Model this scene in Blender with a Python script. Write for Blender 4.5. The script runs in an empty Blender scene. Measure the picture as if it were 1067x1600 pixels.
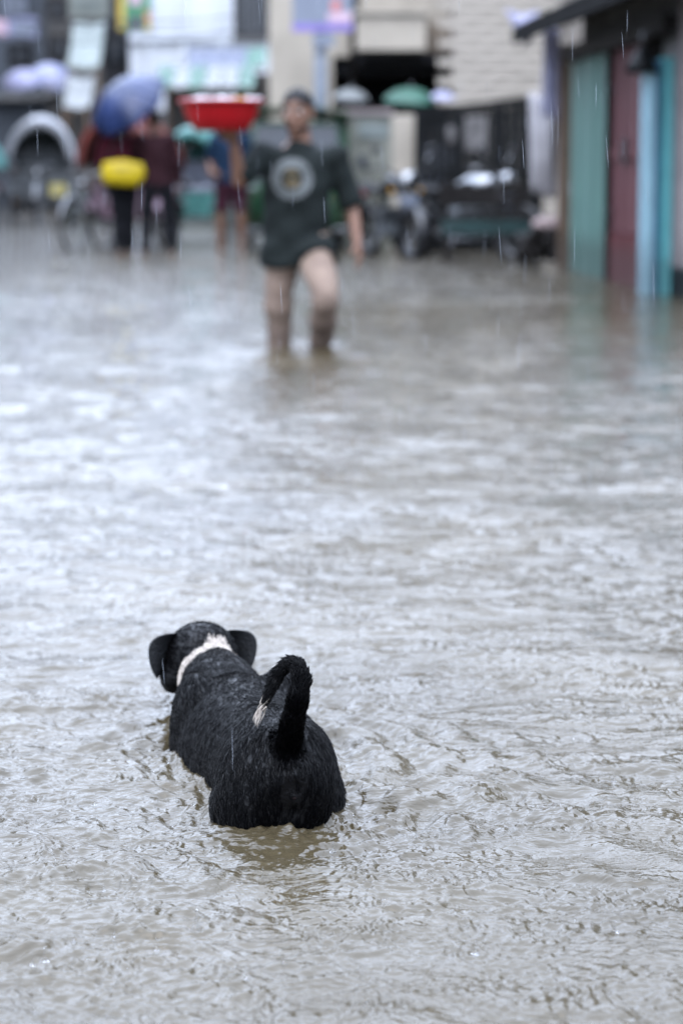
import bpy, bmesh, math, random
import numpy as np
from mathutils import Vector, Matrix

PI = math.pi
S = bpy.context.scene
C = S.collection

# ------------------------------------------------------------------ camera, sky, sun, exposure
CAM_H = 0.92                      # camera height over the flood water (water level is z = 0)
F = 85.0 / 36.0 * 1600            # focal length in pixels of the photograph
TH = math.atan(528 / F)           # downward pitch
cam_d = bpy.data.cameras.new('camera')
cam = bpy.data.objects.new('camera', cam_d)
C.objects.link(cam)
cam.location = (0, 0, CAM_H)
cam.rotation_euler = (PI / 2 - TH, 0, 0)
cam_d.sensor_fit = 'VERTICAL'
cam_d.sensor_height = 36
cam_d.lens = 85
cam_d.clip_start = 0.05
cam_d.clip_end = 600
cam_d.dof.use_dof = True
cam_d.dof.focus_distance = 3.38
cam_d.dof.aperture_fstop = 3.9
S.camera = cam

SUN_EL, SUN_ROT = math.radians(58), math.radians(200)
w = bpy.data.worlds.new('World')
S.world = w
w.use_nodes = True
nt = w.node_tree
nt.nodes.clear()
wo = nt.nodes.new('ShaderNodeOutputWorld')
bg = nt.nodes.new('ShaderNodeBackground')
bg2 = nt.nodes.new('ShaderNodeBackground')
add = nt.nodes.new('ShaderNodeAddShader')
sky = nt.nodes.new('ShaderNodeTexSky')
sky.sky_type = 'NISHITA'
sky.sun_disc = False
sky.sun_elevation = SUN_EL
sky.sun_rotation = SUN_ROT
sky.air_density = 1.0
sky.dust_density = 4.0
bg.inputs[1].default_value = 0.05
# thick rain cloud: a plain overcast sky, brightest overhead (CIE overcast: 1 + 2 sin(elevation))
wtc = nt.nodes.new('ShaderNodeTexCoord'); wsx = nt.nodes.new('ShaderNodeSeparateXYZ')
wmr = nt.nodes.new('ShaderNodeMapRange')
wmr.inputs['From Min'].default_value = 0; wmr.inputs['From Max'].default_value = 1
wmr.inputs['To Min'].default_value = 1.0; wmr.inputs['To Max'].default_value = 4.2
nt.links.new(wtc.outputs['Generated'], wsx.inputs[0]); nt.links.new(wsx.outputs['Z'], wmr.inputs['Value'])
nt.links.new(wmr.outputs[0], bg2.inputs[1])
bg2.inputs[0].default_value = (0.81, 0.925, 1.16, 1)
nt.links.new(sky.outputs[0], bg.inputs[0])
nt.links.new(bg.outputs[0], add.inputs[0])
nt.links.new(bg2.outputs[0], add.inputs[1])
nt.links.new(add.outputs[0], wo.inputs[0])

sun_d = bpy.data.lights.new('sun', 'SUN')
sun_d.energy = 0.6
sun_d.angle = math.radians(40)
sun_d.color = (1.0, 0.97, 0.93)
sun = bpy.data.objects.new('sun', sun_d)
C.objects.link(sun)
sd = Vector((math.sin(SUN_ROT) * math.cos(SUN_EL), math.cos(SUN_ROT) * math.cos(SUN_EL), math.sin(SUN_EL)))
sun.rotation_euler = sd.to_track_quat('Z', 'Y').to_euler()
sun.location = (0, 0, 30)

S.view_settings.view_transform = 'Standard'
S.view_settings.look = 'None'
S.view_settings.exposure = 1.0
S.view_settings.gamma = 1.0
S.view_settings.use_curve_mapping = False
S.cycles.max_bounces = 6
S.cycles.transparent_max_bounces = 12
S.cycles.use_denoising = True

# ------------------------------------------------------------------ helpers
def at(px, py, Y):
    """world point that the photograph shows at pixel (px, py), at distance Y down the street"""
    x, y = (px - 533.5) / F, (800 - py) / F
    d = Vector((x, math.cos(TH) + y * math.sin(TH), -math.sin(TH) + y * math.cos(TH)))
    return Vector((0, 0, CAM_H)) + d * (Y / d.y)

def X(px, Y, py=272): return at(px, py, Y).x
def Zh(py, Y): return at(533, py, Y).z

def mat(name, col, rough=0.6, var=0.25, scale=6.0, bump=0.15, metal=0.0, col2=None, spec=0.3, stretch=(1, 1, 1), coat=0.0, fine=40.0, tide=0.0):
    m = bpy.data.materials.new(name)
    m.use_nodes = True
    n = m.node_tree.nodes
    L = m.node_tree.links
    b = n['Principled BSDF']
    b.inputs['Roughness'].default_value = rough
    b.inputs['Metallic'].default_value = metal
    b.inputs['Specular IOR Level'].default_value = spec
    b.inputs['Coat Weight'].default_value = coat
    tc = n.new('ShaderNodeTexCoord')
    mp = n.new('ShaderNodeMapping')
    mp.inputs['Scale'].default_value = stretch
    L.new(tc.outputs['Object'], mp.inputs[0])
    no = n.new('ShaderNodeTexNoise')
    no.inputs['Scale'].default_value = scale
    no.inputs['Detail'].default_value = 6
    no.inputs['Roughness'].default_value = 0.65
    L.new(mp.outputs[0], no.inputs['Vector'])
    cr = n.new('ShaderNodeValToRGB')
    c2 = col2 or tuple(c * (1 - var) for c in col)
    cr.color_ramp.elements[0].position = 0.35
    cr.color_ramp.elements[1].position = 0.65
    cr.color_ramp.elements[0].color = (*c2, 1)
    cr.color_ramp.elements[1].color = (*[min(1, c * (1 + var * 0.35)) for c in col], 1)
    L.new(no.outputs['Fac'], cr.inputs[0])
    L.new(cr.outputs[0], b.inputs['Base Color'])
    if tide:                                   # dirty, soaked band left by the flood
        sx = n.new('ShaderNodeSeparateXYZ'); L.new(tc.outputs['Object'], sx.inputs[0])
        nz = n.new('ShaderNodeTexNoise'); nz.inputs['Scale'].default_value = 7; nz.inputs['Detail'].default_value = 5
        L.new(tc.outputs['Object'], nz.inputs['Vector'])
        ma = n.new('ShaderNodeMath'); ma.operation = 'MULTIPLY_ADD'; L.new(nz.outputs['Fac'], ma.inputs[0]); ma.inputs[1].default_value = -0.35; L.new(sx.outputs[2], ma.inputs[2])
        mr = n.new('ShaderNodeMapRange'); mr.inputs['From Min'].default_value = tide - 0.25; mr.inputs['From Max'].default_value = tide - 0.05
        mr.inputs['To Min'].default_value = 0.8; mr.inputs['To Max'].default_value = 0.0
        L.new(ma.outputs[0], mr.inputs['Value'])
        mx_ = n.new('ShaderNodeMix'); mx_.data_type = 'RGBA'; L.new(mr.outputs[0], mx_.inputs['Factor']); L.new(cr.outputs[0], mx_.inputs[6]); mx_.inputs[7].default_value = (*[0.45 * c + 0.012 for c in col], 1)
        L.new(mx_.outputs[2], b.inputs['Base Color'])
    if bump:
        n2 = n.new('ShaderNodeTexNoise')
        n2.inputs['Scale'].default_value = fine
        n2.inputs['Detail'].default_value = 4
        L.new(mp.outputs[0], n2.inputs['Vector'])
        bp = n.new('ShaderNodeBump')
        bp.inputs['Strength'].default_value = bump
        bp.inputs['Distance'].default_value = 0.01
        L.new(n2.outputs['Fac'], bp.inputs['Height'])
        L.new(bp.outputs[0], b.inputs['Normal'])
    return m

class MB:
    """collects faces, built as ONE mesh object"""
    def __init__(s): s.v, s.f = [], []
    def quadbox(s, p):                       # p: 8 corners, bottom 0-3 then top 4-7
        o = len(s.v); s.v += [Vector(q) for q in p]
        s.f += [tuple(o + i for i in q) for q in ((3, 2, 1, 0), (4, 5, 6, 7), (0, 1, 5, 4), (1, 2, 6, 5), (2, 3, 7, 6), (3, 0, 4, 7))]
        return s
    def box(s, x0, x1, y0, y1, z0, z1, rz=0, c=None):
        p = [Vector(q) for q in ((x0, y0, z0), (x1, y0, z0), (x1, y1, z0), (x0, y1, z0), (x0, y0, z1), (x1, y0, z1), (x1, y1, z1), (x0, y1, z1))]
        if rz:
            c = Vector(c) if c else sum(p, Vector()) / 8
            R = Matrix.Rotation(rz, 3, 'Z')
            p = [c + R @ (q - c) for q in p]
        return s.quadbox(p)
    def bar(s, a, b, wx, wz=None, up=(0, 0, 1)):      # rectangular bar from a to b
        a, b = Vector(a), Vector(b); wz = wz or wx
        d = (b - a).normalized(); u = Vector(up)
        if abs(d.dot(u)) > 0.98: u = Vector((0, 1, 0))
        r = d.cross(u).normalized() * wx / 2; u = r.cross(d).normalized() * wz / 2
        return s.quadbox([a - r - u, a + r - u, a + r + u, a - r + u, b - r - u, b + r - u, b + r + u, b - r + u])
    def loft(s, pts, n=12, side=None, cap=True):      # pts: (pos, rx, ry); rx along side vector
        P = [Vector(p[0]) for p in pts]; o = len(s.v); k = len(P)
        ref = Vector(side) if side is not None else None
        last = None
        for i in range(k):
            t = (P[min(i + 1, k - 1)] - P[max(i - 1, 0)]).normalized()
            r = ref if ref is not None else (last if last is not None else (Vector((1, 0, 0)) if abs(t.x) < 0.8 else Vector((0, 1, 0))))
            r = (r - t * r.dot(t)).normalized(); last = r
            u = t.cross(r)
            rx, ry = pts[i][1], pts[i][2] if len(pts[i]) > 2 else pts[i][1]
            for j in range(n):
                a = 2 * PI * j / n
                s.v.append(P[i] + r * math.cos(a) * rx + u * math.sin(a) * ry)
        for i in range(k - 1):
            for j in range(n):
                j2 = (j + 1) % n
                s.f.append((o + i * n + j, o + i * n + j2, o + (i + 1) * n + j2, o + (i + 1) * n + j))
        if cap:
            s.f.append(tuple(o + j for j in reversed(range(n))))
            s.f.append(tuple(o + (k - 1) * n + j for j in range(n)))
        return s
    def tube(s, pts, r, n=8, cap=True):
        return s.loft([(p, r if not isinstance(r, (list, tuple)) else r[i]) for i, p in enumerate(pts)], n, cap=cap)
    def capsule(s, a, b, ra, rb, n=12, side=None, flat=1.0):   # rounded ends
        a, b = Vector(a), Vector(b); d = (b - a).normalized()
        pts = []
        for t in (-0.98, -0.8, -0.5): pts.append((a + d * ra * t, ra * math.sqrt(1 - t * t), ra * math.sqrt(1 - t * t) * flat))
        for t in (0, 0.33, 0.66, 1): r = ra + (rb - ra) * t; pts.append((a.lerp(b, t), r, r * flat))
        for t in (0.5, 0.8, 0.98): pts.append((b + d * rb * t, rb * math.sqrt(1 - t * t), rb * math.sqrt(1 - t * t) * flat))
        return s.loft(pts, n, side)
    def ball(s, c, rx, ry=None, rz=None, rot=None, n=14, m=9):
        ry = ry or rx; rz = rz or rx; c = Vector(c); o = len(s.v)
        for i in range(m + 1):
            ph = PI * (i + 0.02 if i == 0 else i - 0.02 if i == m else i) / m
            for j in range(n):
                a = 2 * PI * j / n
                q = Vector((rx * math.sin(ph) * math.cos(a), ry * math.sin(ph) * math.sin(a), -rz * math.cos(ph)))
                s.v.append(c + (rot @ q if rot else q))
        for i in range(m):
            for j in range(n):
                j2 = (j + 1) % n
                s.f.append((o + i * n + j, o + i * n + j2, o + (i + 1) * n + j2, o + (i + 1) * n + j))
        s.f.append(tuple(o + j for j in reversed(range(n)))); s.f.append(tuple(o + m * n + j for j in range(n)))
        return s
    def lathe(s, prof, c=(0, 0, 0), n=20, axis='Z', close=False):   # prof: (r, h)
        c = Vector(c); o = len(s.v); k = len(prof)
        for r, h in prof:
            for j in range(n):
                a = 2 * PI * j / n
                q = (r * math.cos(a), r * math.sin(a), h)
                if axis == 'X': q = (h, r * math.cos(a), r * math.sin(a))
                if axis == 'Y': q = (r * math.cos(a), h, r * math.sin(a))
                s.v.append(c + Vector(q))
        for i in range(k if close else k - 1):
            i2 = (i + 1) % k
            for j in range(n):
                j2 = (j + 1) % n
                s.f.append((o + i * n + j, o + i * n + j2, o + i2 * n + j2, o + i2 * n + j))
        return s
    def torus(s, c, R, r, axis='X', n=28, m=8):
        return s.lathe([(R + r * math.cos(2 * PI * i / m), r * math.sin(2 * PI * i / m)) for i in range(m)], c, n, axis, True)
    def sheet(s, grid, th=0.01, nrm=None):           # grid of points given depth along nrm (or thickness in local normal)
        h, w_ = len(grid), len(grid[0]); o = len(s.v)
        N = Vector(nrm or (0, 1, 0)) * th
        for row in grid: s.v += [Vector(p) for p in row]
        for row in grid: s.v += [Vector(p) + N for p in row]
        q = h * w_
        for i in range(h - 1):
            for j in range(w_ - 1):
                a = o + i * w_ + j
                s.f += [(a, a + 1, a + w_ + 1, a + w_), (a + q + w_, a + q + w_ + 1, a + q + 1, a + q)]
        for j in range(w_ - 1):
            a = o + j; b = o + (h - 1) * w_ + j
            s.f += [(a + q, a + q + 1, a + 1, a), (b, b + 1, b + q + 1, b + q)]
        for i in range(h - 1):
            a = o + i * w_; b = a + w_ - 1
            s.f += [(a, a + w_, a + w_ + q, a + q), (b + q, b + w_ + q, b + w_, b)]
        return s
    def mesh(s, name, m, o=None, smooth=False):
        me = bpy.data.meshes.new(name)
        off = Vector(o) if o is not None else Vector()
        me.from_pydata([tuple(p - off) for p in s.v], [], s.f)
        me.validate()
        bm = bmesh.new(); bm.from_mesh(me); bmesh.ops.recalc_face_normals(bm, faces=bm.faces); bm.to_mesh(me); bm.free()
        if smooth:
            me.shade_smooth()
        if m: me.materials.append(m)
        return me
    def build(s, name, m, parent=None, o=None, smooth=False, bevel=0):
        ob = bpy.data.objects.new(name, s.mesh(name, m, o, smooth))
        C.objects.link(ob)
        if parent: ob.parent = parent
        elif o is not None: ob.location = o
        if bevel:
            b = ob.modifiers.new('bevel', 'BEVEL'); b.width = bevel; b.segments = 2; b.limit_method = 'ANGLE'
        if smooth == 'auto':
            pass
        return ob

def tag(o, label=None, cat=None, group=None, kind=None):
    if label: o['label'] = label
    if cat: o['category'] = cat
    if group: o['group'] = group
    if kind: o['kind'] = kind
    return o

def thing(name, label, cat, loc=(0, 0, 0), rz=0, group=None):
    o = bpy.data.objects.new(name, None)
    C.objects.link(o)
    o.empty_display_size = 0.1
    o.location = loc; o.rotation_euler = (0, 0, rz)
    return tag(o, label, cat, group)

KIDS = {}
def copy_tree(o, parent=None):
    c = o.copy(); C.objects.link(c)
    if parent: c.parent = parent
    for ch in [k for k in bpy.data.objects if k.parent == o]:
        copy_tree(ch, c)
    return c

def dup(src, loc, rz, label, sc=None, recol=None):
    c = copy_tree(src); c.location = loc; c.rotation_euler = (0, 0, rz); c['label'] = label
    if sc: c.scale = (sc, sc, sc)
    if recol:
        def rec(o):
            for k in [q for q in bpy.data.objects if q.parent == o]:
                base = k.name.split('.')[0]
                if base in recol:
                    k.data = k.data.copy(); k.data.materials.clear(); k.data.materials.append(recol[base])
                rec(k)
        rec(c)
    return c

def remesh(mb, name, voxel, smooth_it, m, parent=None, crop=None):
    """union of overlapping closed shapes as one continuous surface"""
    me = mb.mesh(name, None)
    ob = bpy.data.objects.new(name, me); C.objects.link(ob)
    r = ob.modifiers.new('r', 'REMESH'); r.mode = 'VOXEL'; r.voxel_size = voxel; r.use_smooth_shade = True
    if smooth_it:
        sm = ob.modifiers.new('s', 'SMOOTH'); sm.factor = 0.5; sm.iterations = smooth_it
    dg = bpy.context.evaluated_depsgraph_get()
    new = bpy.data.meshes.new_from_object(ob.evaluated_get(dg))
    ob.modifiers.clear(); ob.data = new
    bpy.data.meshes.remove(me)
    new.name = name
    new.shade_smooth()
    new.materials.clear(); new.materials.append(m)
    if parent: ob.parent = parent
    return ob

rnd = random.Random(7)
rng = np.random.default_rng(11)

# ------------------------------------------------------------------ materials
M = {}
M['mud_bed'] = mat('street_bed_mud', (0.10, 0.085, 0.06), 0.8)
M['black_fur'] = mat('wet_black_skin', (0.003, 0.003, 0.0034), 0.34, 0.3, 30, 0.3, fine=150, spec=0.12)
M['ear_fur'] = mat('short_black_ear_fur', (0.007, 0.0075, 0.0085), 0.5, 0.3, 40, 0.4, fine=200, spec=0.22)
M['skin'] = mat('brown_skin', (0.1197, 0.0616, 0.0399), 0.5, 0.15, 20, 0.05)
M['skin2'] = mat('dark_brown_skin', (0.0818, 0.0446, 0.0298), 0.5, 0.15, 20, 0.05)
M['hair'] = mat('black_hair', (0.0045, 0.0040, 0.0045), 0.4, 0.3, 60, 0.6, fine=120, spec=0.12)
M['eye'] = mat('eye_white', (0.5, 0.48, 0.45), 0.2, 0.05, 10, 0)
M['shorts'] = None
M['dark_trouser'] = mat('black_trouser_cloth', (0.0054, 0.0059, 0.0077), 0.85, 0.3, 14, 0.3, spec=0.12)
M['maroon_cloth'] = mat('maroon_cloth', (0.0171, 0.0050, 0.0072), 0.85, 0.3, 14, 0.3, spec=0.12)
M['crimson_cloth'] = mat('crimson_cloth', (0.0453, 0.0051, 0.0114), 0.85, 0.3, 14, 0.3, spec=0.12)
M['blue_cloth'] = mat('blue_shirt_cloth', (0.0053, 0.0158, 0.0357), 0.85, 0.3, 14, 0.3, spec=0.12)
M['plum_cloth'] = mat('plum_shorts_cloth', (0.0252, 0.0063, 0.0118), 0.85, 0.3, 14, 0.3, spec=0.12)
M['pale_cloth'] = mat('pale_blue_cloth', (0.252, 0.270, 0.330), 0.85, 0.2, 14, 0.3)
M['umbrella_blue'] = mat('umbrella_blue', (0.0097, 0.0195, 0.0650), 0.38, 0.45, 4, 0.1)
M['umbrella_lav'] = mat('umbrella_lavender', (0.1860, 0.1860, 0.2790), 0.5, 0.15, 4, 0.1)
M['umbrella_pink'] = mat('umbrella_pale', (0.2455, 0.2381, 0.3050), 0.5, 0.15, 3, 0.1, col2=(0.13, 0.16, 0.28))
M['steel'] = mat('dull_steel', (0.1085, 0.1116, 0.1178), 0.35, 0.25, 12, 0.1, metal=0.9)
M['chrome'] = mat('chrome', (0.1860, 0.1910, 0.1984), 0.12, 0.05, 12, 0.0, metal=1.0)
M['black_paint'] = mat('black_paint', (0.0054, 0.0059, 0.0077), 0.3, 0.3, 10, 0.05, coat=0.3)
M['rubber'] = mat('black_rubber', (0.0072, 0.0072, 0.0081), 0.75, 0.3, 30, 0.3)
M['green_paint'] = mat('green_paint', (0.0025, 0.0336, 0.0115), 0.35, 0.3, 7, 0.08, coat=0.3)
M['bright_green'] = mat('bright_green_canvas', (0.0202, 0.0605, 0.0202), 0.5, 0.25, 7, 0.1)
M['dark_glass'] = mat('dark_glass', (0.02, 0.024, 0.03), 0.08, 0.2, 3, 0.0)
M['grey_panel'] = mat('grey_metal_panel', (0.0632, 0.0707, 0.0781), 0.45, 0.3, 8, 0.1)
M['yellow_print'] = mat('yellow_plastic', (0.3900, 0.2900, 0.0050), 0.45, 0.15, 6, 0.1)
M['pale_yellow'] = mat('pale_yellow_paint', (0.4030, 0.3596, 0.1364), 0.5, 0.2, 20, 0.1)
M['hood_white'] = mat('white_vinyl', (0.1847, 0.1924, 0.2103), 0.35, 0.12, 5, 0.1)
M['hood_red'] = mat('dark_red_vinyl', (0.10, 0.025, 0.02), 0.4, 0.4, 7, 0.15)
M['hood_green'] = mat('dull_teal_vinyl', (0.05, 0.16, 0.15), 0.45, 0.4, 7, 0.15)
M['pink_vinyl'] = mat('mottled_pink_vinyl', (0.20, 0.15, 0.19), 0.5, 0.4, 9, 0.1, col2=(0.05, 0.02, 0.03))
M['orange_wood'] = mat('tan_wood', (0.1265, 0.0744, 0.0372), 0.7, 0.35, 9, 0.3, stretch=(1, 1, 8))
M['dark_wood'] = mat('wet_dark_wood', (0.0095, 0.0081, 0.0076), 0.5, 0.4, 9, 0.4, stretch=(1, 6, 1), spec=0.12)
M['teal_wood'] = mat('faded_teal_wood', (0.0060, 0.0255, 0.0255), 0.55, 0.4, 9, 0.4)
M['post_wood'] = mat('brown_post_wood', (0.090, 0.060, 0.039), 0.7, 0.4, 9, 0.4, stretch=(6, 6, 1), tide=0.3)
M['red_plastic'] = mat('red_plastic', (0.2184, 0.0017, 0.0050), 0.28, 0.12, 6, 0.03)
M['white_plastic'] = mat('white_plastic_bag', (0.3608, 0.3696, 0.3872), 0.35, 0.1, 12, 0.4, fine=22)
M['teal_paint'] = mat('sea_green_paint', (0.0707, 0.1416, 0.1208), 0.5, 0.25, 3, 0.2, col2=(0.06, 0.115, 0.105), stretch=(2, 2, 0.7), tide=0.3)
M['door_red'] = mat('dull_red_door_paint', (0.0630, 0.0183, 0.0204), 0.55, 0.35, 5, 0.25, col2=(0.075, 0.03, 0.035), stretch=(4, 4, 0.6))
M['door_red_low'] = mat('deep_red_door_paint', (0.0663, 0.0111, 0.0137), 0.5, 0.35, 5, 0.25, tide=0.3)
M['sky_paint'] = mat('pale_blue_paint', (0.1664, 0.2822, 0.3326), 0.5, 0.2, 4, 0.15, stretch=(3, 3, 0.6), tide=0.3)
M['deep_blue_paint'] = mat('deep_blue_paint', (0.0074, 0.0744, 0.1414), 0.5, 0.25, 4, 0.15, stretch=(3, 3, 0.6), tide=0.3)
M['turq_paint'] = mat('turquoise_paint', (0.0823, 0.2972, 0.3162), 0.5, 0.25, 4, 0.15, stretch=(3, 3, 0.6), tide=0.3)
M['pink_plaster'] = mat('pinkish_plaster', (0.1637, 0.1414, 0.1376), 0.85, 0.3, 3, 0.3, col2=(0.10, 0.09, 0.09), tide=0.3)
M['grey_plaster'] = mat('wet_grey_plaster', (0.120, 0.120, 0.120), 0.8, 0.35, 2, 0.3)
M['roof_tin'] = mat('rusty_dark_tin', (0.0049, 0.0051, 0.0054), 0.8, 0.4, 4, 0.2, spec=0.05)
M['cream'] = mat('cream_plaster', (0.2904, 0.2614, 0.2182), 0.85, 0.22, 1.2, 0.25, tide=0.3)
M['cream_brick'] = mat('cream_brick', (0.3151, 0.2860, 0.2465), 0.85, 0.22, 5, 0.3)
M['mortar'] = mat('grey_mortar', (0.165, 0.149, 0.132), 0.9, 0.2, 5, 0.3)
M['white_wall'] = mat('white_washed_wall', (0.4118, 0.4330, 0.4646), 0.8, 0.10, 0.6, 0.2)
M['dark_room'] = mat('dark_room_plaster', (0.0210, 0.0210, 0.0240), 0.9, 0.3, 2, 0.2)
M['gate_black'] = mat('black_gate_iron', (0.0043, 0.0051, 0.0057), 0.5, 0.5, 4, 0.2, spec=0.12)
M['slate_wall'] = mat('grimy_slate_wall', (0.0462, 0.0546, 0.0672), 0.8, 0.35, 0.7, 0.3)
M['brown_wall'] = mat('grimy_brown_wall', (0.0630, 0.0609, 0.0588), 0.8, 0.35, 0.7, 0.3)
M['olive_tin'] = mat('grey_green_tin', (0.150, 0.174, 0.168), 0.6, 0.3, 2, 0.2)
M['pale_green_sign'] = mat('pale_green_sign', (0.1499, 0.1645, 0.1499), 0.6, 0.15, 2, 0.05)
M['lav_sign'] = mat('lavender_sign', (0.1934, 0.2031, 0.3095), 0.5, 0.25, 1.5, 0.05)
M['pink_sign'] = mat('pale_pink_sign', (0.432, 0.312, 0.372), 0.5, 0.2, 2, 0.05)
M['sign_white'] = mat('white_blue_sign', (0.1440, 0.1632, 0.2064), 0.45, 0.12, 3, 0.03)
M['sign_purple'] = mat('purple_sign_band', (0.16, 0.12, 0.34), 0.45, 0.2, 3, 0.03)
M['sign_red'] = mat('brick_red_print', (0.45, 0.16, 0.15), 0.5, 0.3, 9, 0.03)
M['sign_yellow'] = mat('yellow_sign', (0.372, 0.276, 0.060), 0.5, 0.25, 3, 0.03)
M['sign_green'] = mat('green_sign', (0.048, 0.180, 0.096), 0.5, 0.25, 3, 0.03)
M['sign_orange'] = mat('orange_sign', (0.360, 0.132, 0.060), 0.5, 0.25, 3, 0.03)
M['pole_paint'] = mat('blue_grey_pole_paint', (0.1265, 0.1451, 0.1748), 0.45, 0.2, 6, 0.1)
M['awning_green'] = mat('sea_green_tarpaulin', (0.0210, 0.0756, 0.0525), 0.5, 0.25, 3, 0.2)
M['awning_slate'] = mat('slate_blue_tarpaulin', (0.0480, 0.0570, 0.0900), 0.5, 0.25, 3, 0.2)
M['tarp_white'] = mat('white_tarpaulin', (0.1116, 0.1188, 0.1188), 0.45, 0.15, 3, 0.2)
M['cloth_lav'] = mat('pale_lavender_sheet', (0.252, 0.252, 0.348), 0.6, 0.25, 5, 0.3)
M['cloth_white'] = mat('grey_white_sheet', (0.300, 0.288, 0.300), 0.6, 0.25, 5, 0.3)
M['nose'] = mat('wet_black_nose', (0.012, 0.011, 0.012), 0.25, 0.2, 30, 0.2)
M['pink_skin'] = mat('dusky_pink_skin', (0.010, 0.007, 0.007), 0.8, 0.3, 60, 0.3, spec=0.03)
M['leaf'] = mat('dull_leaf', (0.05, 0.09, 0.05), 0.6, 0.4, 4, 0)
M['wire'] = mat('black_wire', (0.02, 0.02, 0.022), 0.6, 0.2, 9, 0)
M['amber'] = mat('amber_lens', (0.3250, 0.1650, 0.0150), 0.2, 0.1, 9, 0)
M['sack'] = mat('pinkish_sack', (0.2108, 0.1612, 0.1550), 0.8, 0.3, 8, 0.3)

# ------------------------------------------------------------------ street bed
bed = MB()
prof = [(-12, -0.36), (16, -0.36), (25.5, -0.06), (60, -0.05), (300, -0.05)]
bed.sheet([[(x, y, z) for x in (-200, -4, 4, 200)] for y, z in prof], 0.25, (0, 0, -1))
tag(bed.build('street', M['mud_bed']), kind='structure')

# ------------------------------------------------------------------ flood water
DOG_X, DOG_Y, DOG_RZ = -0.092, 3.42, math.radians(11)

DROPS = []                        # where raindrops have just struck: x, y, crown height
for (px, py, h) in ((307, 1452, .026), (70, 1500, .016), (140, 1415, .018), (410, 1378, .018), (742, 1488, .014), (245, 1482, .012), (86, 1366, .020), (520, 1330, .012), (655, 1215, .012), (960, 1455, .014), (850, 1180, .012), (600, 1420, .012)):
    d = at(px, py, 1) - Vector((0, 0, CAM_H)); k = CAM_H / -d.z
    DROPS.append((d.x * k, d.y * k, h))
for _ in range(45):
    y = 2.4 * (7.5 / 2.4) ** rnd.random()
    DROPS.append((rnd.uniform(-.15, .15) * y, y, rnd.uniform(.005, .012)))

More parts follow.
